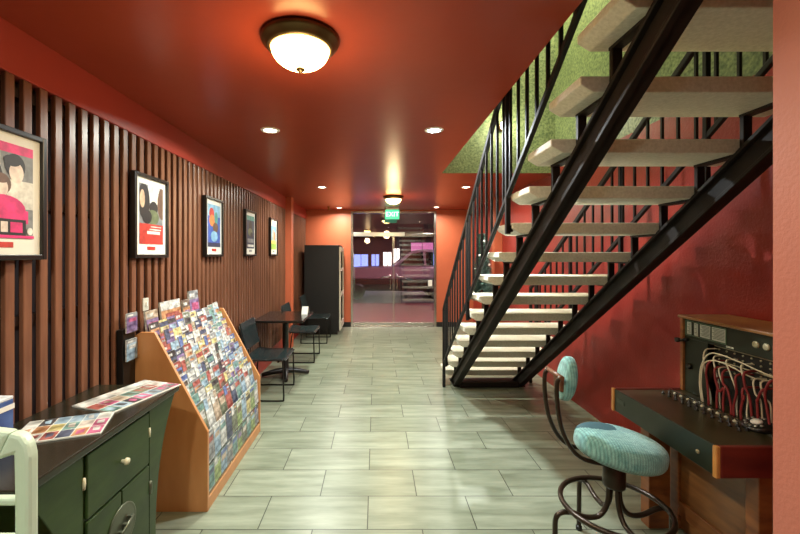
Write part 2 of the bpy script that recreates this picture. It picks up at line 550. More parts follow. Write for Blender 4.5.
el = thing('added_wall_lamp', 'unseen lamp added on the outside wall over the glass doors', 'wall lamp', (0.4, YF + 0.16, 3.0))  # not in view, added to brighten the scene outside
bm = BM(); add_box(bm, -0.6, 1.4, YF + 0.16, YF + 0.3, 2.9, 3.0, 0.01)
obj('lamp_housing', bm, BLACK, el)
bm = BM(); add_box(bm, -0.58, 1.38, YF + 0.17, YF + 0.29, 2.885, 2.9)
obj('diffuser', bm, mat('lamp_pinkish', (255, 225, 235), 0.4, emit=130, ecol=(255, 205, 220)), el)
bm = BM(); add_box(bm, -3, 4, YF + 0.02, YF + 0.16, 2.7, 3.6)
struct('wall_outside', bm, mat('dark_stucco', (70, 44, 44), 0.7, var=0.1), 'dark outside wall above the glass doors', 'wall')
for lx, ly, lab in ((3.6, 10.6, 'unseen street lamp added on the paving right of the entrance outside'), (4.5, 18, 'unseen street lamp added behind the parked car outside')):  # lamps out of view, added to light the car and paving
    q = thing('added_street_lamp', lab, 'street lamp', (lx, ly, -0.1))
    bm = BM(); add_tube(bm, [(lx, ly, -0.1), (lx, ly, 4.6)], 0.05)
    obj('pole', bm, BLACK, q)
    bm = BM(); add_lathe(bm, [(0, 0.2), (0.22, 0.1), (0.2, 0), (0, 0)], (lx, ly, 4.6), 20)
    obj('lamp_head', bm, mat('lamp_white', (255, 245, 225), 0.4, emit=60, ecol=(255, 226, 225)), q)
lp = thing('added_street_lamp', 'unseen street lamp added in the lot outside the doors', 'street lamp', (-2.6, 19, -0.1))  # another unseen lamp added to brighten the lot
bm = BM(); add_tube(bm, [(-2.6, 19, -0.1), (-2.6, 19, 4.6)], 0.05)
obj('pole', bm, BLACK, lp)
bm = BM(); add_lathe(bm, [(0, 0.2), (0.22, 0.1), (0.2, 0), (0, 0)], (-2.6, 19, 4.6), 20)
obj('lamp_head', bm, mat('lamp_white', (255, 245, 225), 0.4, emit=60, ecol=(255, 226, 225)), lp)
for lx, ly in ((-2.6, 19), (4.5, 18), (3.6, 10.6)):  # light for the added street lamps
    l_ = bpy.data.lights.new('added_street_light', 'POINT'); l_.energy = 500; l_.color = (1, 0.82, 0.86); l_.shadow_soft_size = 0.2
    lo = bpy.data.objects.new('added_street_light', l_); COL.objects.link(lo); lo.location = (lx, ly, 4.5)

# ------------------------------------------------------------------ lamps
DOMEG = mat('dome_glass', (255, 240, 205), 0.4, emit=17.0, ecol=(255, 205, 125))
def dome_lamp(x, y, r, label):
    t = thing('ceiling_lamp', label, 'ceiling lamp', (x, y, H), 'dome ceiling lamps')
    k = r / 0.17
    bm = BM()
    add_lathe(bm, [(0, 0), (0.168 * k, 0), (0.172 * k, -0.012), (0.165 * k, -0.024), (0.152 * k, -0.03), (0.148 * k, -0.042), (0.136 * k, -0.05), (0.128 * k, -0.05), (0.128 * k, -0.03), (0, -0.03)], (x, y, H), 48)
    obj('base_ring', bm, BRONZE, t)
    bm = BM()
    prof = [(0.127 * k * math.cos(a), -0.046 - 0.085 * k * math.sin(a)) for a in [PI / 2 * i / 12 for i in range(13)]]
    prof[-1] = (0, prof[-1][1])
    add_lathe(bm, prof, (x, y, H), 48)
    obj('glass_shade', bm, DOMEG, t)
    bm = BM()
    zz = -0.046 - 0.085 * k
    add_lathe(bm, [(0, zz + 0.004), (0.018, zz), (0.02, zz - 0.006), (0.012, zz - 0.012), (0.005, zz - 0.016), (0, zz - 0.022)], (x, y, H), 20)
    obj('finial', bm, BRONZE, t)
    return t
def point(name, loc, W, col, r=0.05):
    l = bpy.data.lights.new(name, 'POINT'); l.energy = W; l.color = col; l.shadow_soft_size = r
    o = bpy.data.objects.new(name, l); COL.objects.link(o); o.location = loc
    return o
def disc(name, loc, W, col, size=0.1, spread=150):
    l = bpy.data.lights.new(name, 'AREA'); l.shape = 'DISK'; l.size = size; l.energy = W; l.color = col; l.spread = math.radians(spread)
    o = bpy.data.objects.new(name, l); COL.objects.link(o); o.location = loc
    return o
WARM = (1.0, 0.76, 0.42)
NEUT = (0.97, 1.0, 0.88)
COOL = (0.90, 0.97, 1.0)
dome_lamp(-0.325, 1.70, 0.165, 'large bronze rimmed dome lamp on the ceiling nearest the viewer')
dome_lamp(0.28, 6.35, 0.165, 'small looking dome lamp on the ceiling close to the exit sign')
dome_lamp(-0.1, -1.6, 0.165, 'unseen dome lamp added on the ceiling behind the viewpoint')  # added out of view to light surfaces facing the viewer
def spot(name, loc, W, col):
    l = bpy.data.lights.new(name, 'SPOT'); l.energy = W; l.color = col; l.shadow_soft_size = 0.1
    l.spot_size = math.radians(172); l.spot_blend = 0.35
    o = bpy.data.objects.new(name, l); COL.objects.link(o); o.location = loc
    return o
spot('dome_light', (-0.325, 1.70, H - 0.20), 13, WARM)
spot('dome_light', (0.28, 6.35, H - 0.20), 13, WARM)
point('dome_glow', (-0.325, 1.70, H - 0.42), 5.5, WARM, 0.1)
point('dome_glow', (0.28, 6.35, H - 0.42), 6, WARM, 0.1)
spot('dome_light', (-0.1, -1.6, H - 0.20), 9, NEUT)  # fill light of the added lamp behind the viewpoint
LENS = {'w': mat('lens_warm', (255, 240, 215), 0.4, emit=14, ecol=(255, 232, 200)), 'c': mat('lens_cool', (240, 248, 255), 0.4, emit=20, ecol=(225, 240, 255))}
for x, y, kind, W, lab in ((-0.79, 2.95, 'w', 19, 'recessed downlight left of the large dome lamp, above the slatted wall'),
                           (0.433, 2.95, 'c', 34, 'bright bluish white recessed downlight beside the stairwell opening'),
                           (-0.746, 5.46, 'w', 20, 'left recessed downlight halfway down the hall near the pilaster'),
                           (1.244, 5.46, 'w', 20, 'recessed downlight just past the stairwell opening, on the stairs side'),
                           (-0.735, 7.9, 'w', 14, 'recessed downlight over the tall black cabinet'),
                           (1.19, 7.8, 'w', 14, 'recessed downlight right of the exit sign by the end wall'),
                           (0.433, 0.35, 'w', 5, 'added recessed downlight overhead beside the salmon wall, out of view'),
                           (-0.79, 0.35, 'w', 12, 'added recessed downlight overhead above the cabinet, out of view')):  # last two are unseen, added as fill around the viewpoint
    t = thing('recessed_downlight', lab, 'downlight', (x, y, H), 'recessed ceiling downlights')
    bm = BM()
    add_lathe(bm, [(0.048, -0.002), (0.052, -0.008), (0.066, -0.006), (0.072, -0.001), (0.072, 0.0), (0.048, 0.0)], (x, y, H), 28)
    obj('trim_ring', bm, WHITE, t)
    bm = BM(); add_lathe(bm, [(0, -0.006), (0.03, -0.006), (0.047, -0.003), (0.047, 0), (0, 0)], (x, y, H), 28)
    obj('lens', bm, LENS[kind], t)
    disc('downlight_beam', (x, y, H - 0.015), W, COOL if kind == 'c' else NEUT, 0.09, 165)
# sconce upstairs
t = thing('wall_sconce', 'small glowing globe sconce on the green stairwell wall', 'wall lamp', (1.44, HY1 - 0.012, 2.97))
bm = BM(); add_lathe(bm, [(0, 0), (0.05, 0), (0.05, 0.015), (0.015, 0.02), (0.015, 0.05), (0, 0.05)], (1.44, HY1 - 0.012, 2.97), 20, M=Matrix.Rotation(PI / 2, 4, 'X'))
obj('wall_plate', bm, BRONZE, t)
bm = BM(); add_ellipsoid(bm, (1.44, HY1 - 0.1, 2.97), 0.045, 0.045, 0.055)
obj('globe', bm, mat('globe_glow', (255, 250, 230), 0.4, emit=25, ecol=(255, 244, 215)), t)
point('sconce_light', (1.44, HY1 - 0.25, 2.97), 5, (1, 0.95, 0.72), 0.06)
point('stair_lamp_light', (1.45, 3.7, 4.7), 45, (1, 0.95, 0.75), 0.15)
t = thing('ceiling_lamp', 'dome lamp on the ceiling over the stairwell upstairs', 'ceiling lamp', (1.45, 3.7, 5.0), 'dome ceiling lamps')
bm = BM(); add_lathe(bm, [(0, -0.14), (0.08, -0.13), (0.14, -0.09), (0.16, -0.03), (0.16, 0), (0, 0)], (1.45, 3.7, 5.0), 32)
obj('glass_shade', bm, DOMEG, t)

# exit sign
t = thing('exit_sign', 'green glowing EXIT sign hanging before the glass doors', 'exit sign', (0.325, 7.9, H))
bm = BM(); add_box(bm, 0.185, 0.465, 7.88, 7.91, 2.225, 2.415, 0.006)
pan = obj('panel', bm, mat('exit_panel', (60, 190, 140), 0.3, emit=0.75, ecol=(70, 205, 150)), t)
bm = BM(); add_box(bm, 0.2, 0.45, 7.87, 7.92, 2.415, H, 0.005)
obj('housing', bm, WHITE, t)
def text_bm(txt, size, M, depth=0.0015):
    cu = bpy.data.curves.new('lettering', 'FONT')
    cu.body = txt; cu.size = size; cu.extrude = depth; cu.align_x = 'CENTER'; cu.align_y = 'CENTER'
    o = bpy.data.objects.new('lettering', cu); COL.objects.link(o)
    bpy.context.view_layer.update()
    dg = bpy.context.evaluated_depsgraph_get()
    me = o.evaluated_get(dg).to_mesh()
    bm = BM(); bm.from_mesh(me)
    o.evaluated_get(dg).to_mesh_clear()
    bpy.data.objects.remove(o); bpy.data.curves.remove(cu)
    bmesh.ops.transform(bm, matrix=M, verts=bm.verts[:])
    return bm
M = Matrix.Translation((0.325, 7.878, 2.32)) @ Matrix.Rotation(PI / 2, 4, 'X')
obj('lettering', text_bm('EXIT', 0.13, M), mat('exit_letters', (235, 255, 240), 0.3, emit=1.2, ecol=(225, 255, 235)), pan)
# sprinkler
t = thing('ceiling_sprinkler', 'tiny brass sprinkler head on the ceiling above the tall black cabinet', 'sprinkler', (-0.93, 7.75, H))
bm = BM(); add_lathe(bm, [(0, 0), (0.035, 0), (0.03, -0.008), (0.012, -0.012), (0.012, -0.05), (0.03, -0.055), (0.03, -0.06), (0, -0.062)], (-0.93, 7.75, H), 18)
obj('body', bm, mat('brass', (150, 120, 70), 0.35, 0.9), t)

# ------------------------------------------------------------------ staircase
R_, G_, Y0_ = 0.1713, 0.2567, 4.626
TX0, TX1, TT = 0.80, 1.80, 0.064
st = thing('staircase', 'open riser staircase with pale stone treads and black steel stringers', 'staircase', (1.3, 4.6, 0))
TD = 0.285
for m in range(1, 16):
    yn = Y0_ - G_ * (m - 1); zt = R_ * m
    bm = BM()
    # plan trimmed at the open end, under edge chamfered towards the end
    t = bmesh.new()
    xs = [(TX0, zt), (TX1, zt), (TX1, zt - TT), (TX0 + 0.05, zt - TT), (TX0, zt - TT + 0.03)]
    add_prism(bm, xs, yn, yn + TD, 'y', 0.005)
    t.free()
    obj('tread', bm, TREAD, st)
def zline(y, off=0.0):      # through the lower near corners of the treads
    return 0.114 + (4.626 - y) * R_ / G_ + off
sl = R_ / G_
def stringer(x0, x1):
    bm = BM()
    D = 0.15
    # channel: web with two flanges, seen as a ledged beam
    yb, yt = 4.79, 0.72
    def zt_(y): return (4.797 - y) * sl
    top0, bot0 = 4.797, 4.797 - D / sl
    web = [(top0, 0.0), (yt, zt_(yt)), (yt, zt_(yt) - D), (bot0, 0.0)]
    xm = (x0 + x1) / 2
    add_prism(bm, web, xm - 0.012, xm + 0.012, 'x')
    fl = 0.022
    add_prism(bm, [(top0, 0.0), (yt, zt_(yt)), (yt, zt_(yt) - fl), (top0 - fl / sl, 0.0)], x0, x1, 'x', 0.003)
    add_prism(bm, [(bot0 + fl / sl, 0.0), (yt, zt_(yt) - D + fl), (yt, zt_(yt) - D), (bot0, 0.0)], x0, x1, 'x', 0.003)
    return obj('stringer', bm, STEEL, st)
SX = ((0.895, 0.965), (1.64, 1.71))
for a, b in SX:
    s = stringer(a, b)
    xm = (a + b) / 2
    for m in range(1, 16):
        yn = Y0_ - G_ * (m - 1); zb = R_ * m - TT
        z0 = max(0.0, (4.797 - (yn + 0.24)) * sl - 0.004)
        bm = BM()
        if m > 1:
            add_box(bm, xm - 0.02, xm + 0.02, yn + 0.232, yn + 0.254, z0, zb, 0.003)
        add_prism(bm, [(yn + 0.004, zb - 0.012), (yn + 0.004, zb), (yn + 0.254, zb), (yn + 0.254, zb - 0.012)], xm - 0.022, xm + 0.022, 'x')
        obj('bracket', bm, STEEL, s)
bm = BM(); add_box(bm, 0.965, 1.64, 4.52, 4.58, 0, 0.06, 0.004); add_box(bm, 0.9, 1.72, 4.55, 4.85, 0, 0.012)
obj('base_plate', bm, STEEL, st)
def railing(x, hand, low, y_end, spacing, posts, newel):
    """hand, low: functions y -> z"""
    ys = newel
    bm = BM()
    add_bar(bm, (x, ys + 0.02, hand(ys + 0.02)), (x, y_end, hand(y_end)), 0.03, 0.044, 0, 0.008)
    h = obj('handrail', bm, IRON, st)
    bm = BM(); add_bar(bm, (x, ys, low(ys)), (x, y_end, low(y_end)), 0.024, 0.03, 0, 0.005)
    obj('bottom_rail', bm, IRON, st)
    bm = BM(); add_box(bm, x - 0.016, x + 0.016, ys - 0.016, ys + 0.016, 0, hand(ys) + 0.01, 0.004)
    obj('newel_post', bm, IRON, st)
    y = ys - spacing
    while y > y_end + 0.05:
        if all(abs(y - p) > spacing * 0.5 for p in posts):
            bm = BM(); add_box(bm, x - 0.0075, x + 0.0075, y - 0.0075, y + 0.0075, low(y), hand(y))
            obj('baluster', bm, IRON, h)
        y -= spacing
    return h
handL = lambda y: 0.905 + (4.54 - y) * 0.785
lowL = lambda y: 0.38 + (4.41 - y) * 0.722
hl = railing(0.782, handL, lowL, 1.35, 0.125, (), 4.545)
for m in (2, 6, 10):
    yn = Y0_ - G_ * (m - 1) + 0.03
    bm = BM(); add_box(bm, 0.768, 0.796, yn - 0.014, yn + 0.014, R_ * m - TT, handL(yn), 0.003)
    add_box(bm, 0.78, 0.81, yn - 0.014, yn + 0.014, R_ * m - TT + 0.012, R_ * m - 0.014, 0.002)
    obj('rail_post', bm, IRON, hl)
handR = lambda y: 2.216 + (3.045 - y) * 0.66
lowR = lambda y: 1.58 + (3.08 - y) * 0.68
hr = railing(1.84, handR, lowR, 1.35, 0.135, (), 4.70)
for m in (2, 5, 8, 11, 13):
    yn = Y0_ - G_ * (m - 1) + 0.14
    bm = BM(); add_box(bm, 1.826, 1.854, yn - 0.014, yn + 0.014, R_ * m - TT, handR(yn), 0.003)
    add_box(bm, 1.79, 1.84, yn - 0.014, yn + 0.014, R_ * m - TT + 0.012, R_ * m - 0.014, 0.002)
    obj('rail_post', bm, IRON, hr)

# ------------------------------------------------------------------ framed posters
PC = {k: mat('print_' + k, v, 0.5, var=0.28, vscale=26) for k, v in dict(
    pink=(206, 40, 110), grey=(120, 124, 126), pale=(206, 206, 198), dark=(26, 24, 26), red=(176, 48, 36), tan=(190, 160, 130),
    blue=(50, 86, 170), sky=(120, 170, 200), teal=(70, 140, 130), navy=(34, 44, 74), orange=(210, 120, 60), yellow=(214, 190, 90),
    skin=(214, 200, 190), olive=(90, 100, 70), brown=(96, 70, 54), lime=(140, 180, 70), purple=(120, 84, 150), plum=(90, 30, 60)).items()}
LC = {}
for k, m_ in list(PC.items()):
    rgb = dict(pink=(196, 70, 120), grey=(130, 134, 136), pale=(206, 206, 198), dark=(46, 44, 46), red=(170, 70, 58), tan=(186, 160, 130),
        blue=(70, 96, 160), sky=(136, 170, 192), teal=(96, 146, 136), navy=(52, 62, 92), orange=(198, 130, 76), yellow=(208, 190, 110),
        skin=(208, 194, 180), olive=(104, 112, 84), brown=(104, 82, 66), lime=(146, 172, 92), purple=(124, 96, 148), plum=(96, 50, 74))[k]
    g = sum(rgb) / 3
    a = tuple(max(8, v * 0.62 - 6) for v in rgb); b_ = tuple(min(235, v * 0.75 + g * 0.15 + 42) for v in rgb)
    LC[k] = mat('leaflet_' + k, a, 0.35, rgb2=b_, vscale=20, stretch=(1, 1, 1.8), detail=2.5)
PN = list(PC)
def ell(cx, cy, rx, ry, n=20):
    return [(cx + rx * math.cos(2 * PI * k / n), cy + ry * math.sin(2 * PI * k / n)) for k in range(n)]
def rect(a, b, c, d):
    return [(a, c), (b, c), (b, d), (a, d)]
def poster(yc, zc, label, design, plate, w=0.385, h=0.525):
    x = XL + 0.032
    t = thing('framed_poster', label, 'framed poster', (x, yc, zc), 'framed posters on the slatted wall')
    y0, y1, z0, z1 = yc - w / 2, yc + w / 2, zc - h / 2, zc + h / 2
    fw, d = 0.022, 0.035
    bm = BM()
    add_box(bm, x, x + d, y0, y0 + fw, z0, z1, 0.003); add_box(bm, x, x + d, y1 - fw, y1, z0, z1, 0.003)
    add_box(bm, x, x + d, y0 + fw, y1 - fw, z0, z0 + fw, 0.003); add_box(bm, x, x + d, y0 + fw, y1 - fw, z1 - fw, z1, 0.003)
    add_box(bm, x, x + 0.012, y0 + fw, y1 - fw, z0 + fw, z1 - fw)
    obj('frame', bm, FRAMEB, t)
    bm = BM(); add_box(bm, x + 0.0125, x + 0.02, y0 + fw, y1 - fw, z0 + fw, z1 - fw)
    obj('mat_board', bm, MATW, t)
    # print: u across (0..1, near to far), v up (0..1)
    py0, py1, pz0, pz1 = y0 + 0.062, y1 - 0.056, z0 + 0.088, z1 - 0.062
    bm = BM(); names = []
    for i, (pts, c) in enumerate(design):
        if c not in names:
            names.append(c)
        px = x + 0.0206 + 0.00025 * i
        vs = [bm.verts.new((px, py0 + (py1 - py0) * min(1, max(0, u)), pz0 + (pz1 - pz0) * min(1, max(0, v)))) for u, v in pts]
        f = bm.faces.new(vs); f.material_index = names.index(c)
    bmesh.ops.recalc_face_normals(bm, faces=bm.faces[:])
    for f in bm.faces:
        if f.normal.x < 0: f.normal_flip()
    add_box(bm, x + 0.0201, x + 0.0205, py0, py1, pz0, pz1, mi=0)
    obj('print', bm, [PC[n] for n in names], t)
    bm = BM(); add_box(bm, x + 0.0201, x + 0.022, yc - 0.045, yc + 0.045, z0 + 0.05, z0 + 0.072)
    obj('title_plate', bm, PC[plate], t)
    return t
d1 = [(rect(0, 1, 0, 1), 'grey'), (rect(0, 1, 0.9, 1), 'pink'), (rect(0.0, 0.45, 0.55, 0.9), 'pale'), (ell(0.30, 0.60, 0.2, 0.22), 'dark'),
      (rect(0.55, 1, 0.32, 0.62), 'pale'), (ell(0.69, 0.77, 0.17, 0.13), 'dark'), (ell(0.71, 0.70, 0.12, 0.11), 'skin'), (ell(0.64, 0.82, 0.14, 0.06), 'dark'),
      (ell(0.47, 0.56, 0.15, 0.11), 'brown'), (ell(0.47, 0.52, 0.10, 0.095), 'skin'), (ell(0.46, 0.605, 0.11, 0.04), 'brown'), (rect(0.42, 0.52, 0.4, 0.46), 'skin'), (ell(0.5, 0.30, 0.36, 0.15), 'pink'),
      (rect(0.1, 0.9, 0.16, 0.3), 'pink'), (rect(0, 0.86, 0.03, 0.2), 'dark'), (rect(0.45, 0.56, 0.06, 0.17), 'skin'), (rect(0.6, 0.8, 0.06, 0.17), 'pink'),
      (rect(0, 1, 0, 0.03), 'pink'), (ell(0.93, 0.08, 0.05, 0.04), 'pale')]
d2 = [(rect(0, 1, 0, 1), 'grey'), (rect(0.35, 0.85, 0.7, 1.0), 'pale'), (ell(0.18, 0.72, 0.24, 0.3), 'dark'), (ell(0.12, 0.75, 0.1, 0.15), 'tan'),
      (ell(0.95, 0.72, 0.2, 0.28), 'brown'), (ell(0.58, 0.62, 0.18, 0.12), 'dark'), (ell(0.55, 0.46, 0.26, 0.13), 'olive'), (ell(0.3, 0.46, 0.2, 0.12), 'dark'),
      (rect(0, 1, 0.0, 0.34), 'red'), (rect(0.3, 0.85, 0.17, 0.22), 'pale'), (rect(0.4, 0.9, 0.24, 0.26), 'pale'), (rect(0.45, 0.9, 0.29, 0.305), 'skin')]
d3 = [(rect(0, 1, 0, 1), 'blue'), (rect(0, 1, 0.72, 1), 'sky'), (ell(0.3, 0.78, 0.2, 0.14), 'red'), (ell(0.33, 0.62, 0.22, 0.14), 'orange'),
      (ell(0.65, 0.68, 0.15, 0.16), 'teal'), (ell(0.6, 0.46, 0.22, 0.12), 'brown'), (ell(0.5, 0.25, 0.28, 0.13), 'sky'), (rect(0, 1, 0, 0.1), 'navy')]
d4 = [(rect(0, 1, 0, 1), 'navy'), (rect(0, 1, 0.86, 1), 'teal'), (ell(0.5, 0.68, 0.22, 0.17), 'dark'), (ell(0.45, 0.5, 0.3, 0.12), 'olive'),
      (rect(0.1, 0.9, 0.05, 0.12), 'pale'), (rect(0.1, 0.9, 0.18, 0.3), 'grey'), (ell(0.6, 0.42, 0.14, 0.08), 'dark')]
d5 = [(rect(0, 1, 0, 1), 'sky'), (rect(0, 1, 0.0, 0.22), 'lime'), (rect(0, 1, 0.22, 0.34), 'yellow'), (ell(0.45, 0.55, 0.2, 0.22), 'tan'),
      (ell(0.7, 0.5, 0.12, 0.18), 'orange'), (rect(0, 1, 0.88, 1), 'pale')]
WX = abs(XL + 0.032 + 0.035)
def pyc(xa, xb):     # centre along the wall of a frame spanning these two columns of the photo's layout
    ya, yb = 395 * WX / (376 - xa), 395 * WX / (376 - xb)
    return (ya + yb) / 2, yb - ya
zc = 1.768
posters = [(1.53, 'nearest framed poster, mostly grey with a magenta top and pink figure', d1, 'red'),
           (2.545, 'framed poster with dark heads above a red lower third', d2, 'red'),
           (3.53, 'blue framed poster with orange and red shapes, above the leaflet rack', d3, 'red'),
           (4.555, 'dark navy framed poster, fourth from the near end of the wall', d4, 'grey'),
           (5.585, 'pale framed poster beside the orange pilaster', d5, 'grey')]
for yc, lab, d, pl in posters:
    poster(yc, zc, lab, d, pl)

# pale switch plate on the slats
t = thing('switch_plate', 'small pale switch plate on the slats above the leaflet rack', 'switch plate', (XL + 0.032, 2.52, 1.22))
bm = BM(); add_box(bm, XL + 0.032, XL + 0.04, 2.478, 2.54, 1.17, 1.25, 0.002)
obj('plate', bm, mat('plate_grey', (190, 186, 172), 0.5, var=0.03), t)
bm = BM(); add_box(bm, XL + 0.04, XL + 0.048, 2.503, 2.515, 1.2, 1.225, 0.002)
obj('toggle', bm, WHITE, t)

# ------------------------------------------------------------------ green console cabinet
GREENC = mat('cabinet_green', (32, 48, 19), 0.38, spec=0.35, rgb2=(48, 66, 28), vscale=4, stretch=(1, 1, 3), bump=0.08, bscale=12)
CTOP = mat('cabinet_top', (34, 32, 22), 0.22, var=0.25, vscale=10)
CX0, CX1, CY0, CY1, CZ = -1.455, -1.035, 1.13, 2.06, 0.85
t = thing('console_cabinet', 'dark green console cabinet with flared ends, drawer and round metal lock plate', 'cabinet', (-1.28, 1.72, 0))
bm = BM(); add_box(bm, CX0, CX1 + 0.012, CY0, CY1, CZ - 0.03, CZ, 0.006)
obj('top', bm, CTOP, t)
BY0, BY1 = 1.405, 1.815
bm = BM(); add_box(bm, CX0 + 0.02, CX1 - 0.012, BY0, BY1, 0.10, CZ - 0.03, 0.004)
body = obj('body', bm, GREENC, t)
bm = BM(); add_box(bm, CX0 + 0.03, CX1 - 0.03, BY0 + 0.02, BY1 - 0.02, 0, 0.10)
obj('plinth', bm, BLACK, t)
# flared ends: concave side brackets sweeping out to the overhanging top, standing on feet
for s, yb, ye in ((-1, BY0, CY0), (1, BY1, CY1)):
    pts = []
    n = 14
    for i in range(n + 1):
        u = i / n
        z = CZ - 0.03 - u * (CZ - 0.03)
        w = (abs(ye - yb) - 0.012) * (1 - u) ** 3.4 * 0.8 + 0.05 + 0.05 * max(0, (u - 0.68) / 0.32) ** 2
        pts.append((yb + s * w, z))
    pts += [(yb, 0.0), (yb, CZ - 0.03)]
    bm = BM(); add_prism(bm, pts, CX0 + 0.02, CX1 - 0.006, 'x', 0.003)
    obj('flared_end', bm, GREENC, t)
xf = CX1 - 0.012
bm = BM(); add_box(bm, xf, xf + 0.012, BY0 + 0.012, BY1 - 0.012, 0.575, CZ - 0.045, 0.004)
dr = obj('drawer', bm, GREENC, t)
CREAM = mat('bone_knob', (206, 200, 168), 0.35, var=0.05)
bm = BM(); add_lathe(bm, [(0, 0), (0.008, 0), (0.007, 0.01), (0.014, 0.016), (0.013, 0.026), (0, 0.03)], (xf + 0.012, (BY0 + BY1) / 2, 0.685), 16, M=Matrix.Rotation(PI / 2, 4, 'Y'))
obj('knob', bm, CREAM, dr)
ym = (BY0 + BY1) / 2
OLDM = mat('old_metal', (96, 100, 84), 0.35, 0.7, var=0.2)
for a, b, hy in ((BY0 + 0.012, ym - 0.003, BY0 + 0.004), (ym + 0.003, BY1 - 0.012, BY1 - 0.004)):
    bm = BM(); add_box(bm, xf, xf + 0.012, a, b, 0.12, 0.565, 0.004)
    d = obj('cabinet_door', bm, GREENC, t)
    for hz in (0.46, 0.2):
        bm = BM(); add_lathe(bm, [(0, -0.03), (0.008, -0.028), (0.009, 0), (0.008, 0.028), (0, 0.03)], (xf + 0.012, hy, hz), 12)
        obj('hinge', bm, OLDM, d)
bm = BM()
RX = Matrix.Rotation(PI / 2, 4, 'Y')
add_lathe(bm, [(0.078, 0), (0.088, 0), (0.088, 0.004), (0.083, 0.006), (0.078, 0.004)], (xf + 0.012, ym, 0.42), 40, M=RX)
add_lathe(bm, [(0, 0), (0.078, 0), (0.078, 0.002), (0, 0.003)], (xf + 0.012, ym, 0.42), 40, M=RX, mi=1)
add_tube(bm, [(xf + 0.03, ym - 0.045, 0.40), (xf + 0.03, ym + 0.045, 0.44)], 0.006)
for q in (-0.03, 0.0, 0.03):
    add_box(bm, xf + 0.012, xf + 0.032, ym + q - 0.004, ym + q + 0.004, 0.408 + q * 0.45, 0.432 + q * 0.45, 0.001)
obj('lock_plate', bm, [OLDM, mat('lock_disc', (62, 76, 52), 0.3, 0.5, var=0.2)], t)
for kz, ky in ((0.71, BY0 + 0.002), (0.71, BY1 - 0.002)):
    bm = BM(); add_lathe(bm, [(0, -0.022), (0.006, -0.02), (0.007, 0), (0.006, 0.02), (0, 0.022)], (xf + 0.006, ky, kz), 12)
    obj('pin', bm, CREAM, t)

# magazines lying on the cabinet
def flat_sheet(name, cx, cy, z, w, l, ang, label, cols, group, thick=0.006, nu=6, nv=3):
    t = thing(name, label, 'magazine', (cx, cy, z), group)
    M = Matrix.Translation((cx, cy, z)) @ Matrix.Rotation(ang, 4, 'Z')
    bm = BM(); add_box(bm, -w / 2, w / 2, -l / 2, l / 2, 0, thick, 0.001, 0, M)
    obj('pages', bm, MATW, t)
    bm = BM(); names = []
    rnd = random.Random(len(label))
    for i in range(nu):
        for j in range(nv):
            c = cols[(i * nv + j) % len(cols)]
            if c not in names: names.append(c)
            a0 = -l / 2 + l * i / nu; b0 = -w / 2 + w * j / nv
            a1 = a0 + l / nu * 0.93; b1 = b0 + w / nv * 0.93
            add_box(bm, b0, b1, a0, a1, thick, thick + 0.0006, 0, names.index(c), M)
            if rnd.random() < 0.7:
                c2 = cols[(i * nv + j + 3) % len(cols)]
                if c2 not in names: names.append(c2)
                v = [M @ Vector((b0 + (b1 - b0) * (0.5 + 0.35 * p), a0 + (a1 - a0) * (0.5 + 0.3 * q), thick + 0.0009)) for p, q in [(-rnd.uniform(0.3, 1.1), -1), (rnd.uniform(0.2, 1.1), -rnd.uniform(0.3, 1)), (rnd.uniform(0.3, 1), 1), (-1, rnd.uniform(0.1, 1))]]
                f = bm.faces.new([bm.verts.new(x) for x in v]); f.material_index = names.index(c2)
    obj('cover', bm, [LC[n] for n in names], t)
    return t
flat_sheet('magazine', -1.215, 1.54, CZ, 0.22, 0.29, math.radians(-68), 'colourful collage magazine lying on cabinet nearest the pale plastic frame',
           ['pale', 'pale', 'pale', 'dark', 'orange', 'pale', 'sky', 'yellow', 'red', 'sky', 'teal', 'navy', 'sky', 'skin', 'orange', 'pale', 'pink', 'pink'], 'collage magazines on the cabinet')
flat_sheet('magazine', -1.18, 1.90, CZ, 0.24, 0.38, math.radians(-17), 'colourful collage magazine lying on cabinet end next to the leaflet rack',
           ['pale', 'red', 'teal', 'pale', 'pink', 'sky', 'pale', 'tan', 'dark', 'skin', 'teal', 'pink', 'pale', 'olive', 'sky', 'pale', 'red', 'grey', 'pale', 'skin', 'pink'], 'collage magazines on the cabinet', nu=7)
# blue white box at the near end
t = thing('tissue_box', 'blue and white carton standing at the near end of the green cabinet', 'box', (-1.37, 1.37, CZ))
bm = BM(); add_box(bm, -1.45, -1.33, 1.28, 1.45, CZ, CZ + 0.15, 0.003)
obj('carton', bm, mat('carton_blue', (44, 66, 122), 0.4, rgb2=(70, 96, 150), vscale=18), t)
bm = BM(); add_box(bm, -1.452, -1.328, 1.278, 1.452, CZ + 0.115, CZ + 0.133)
obj('white_band', bm, WHITE, t)
bm = BM(); add_box(bm, -1.45, -1.33, 1.28, 1.45, CZ + 0.15, CZ + 0.162, 0.003)
obj('lid', bm, mat('carton_white', (214, 218, 222), 0.4, var=0.05), t)

# ------------------------------------------------------------------ pale plastic chair in the near left corner
MINT = mat('mint_plastic', (190, 206, 184), 0.35, var=0.03, vscale=5, bump=0.05, bscale=150)
px0, px1, pyc_ = -1.27, -0.853, 0.93
t = thing('plastic_high_chair', 'pale mint plastic high frame with open side panel in the near left corner', 'high chair', (-0.98, 0.80, 0))
def rounded_frame(y, yw):
    bm = BM()
    return bm
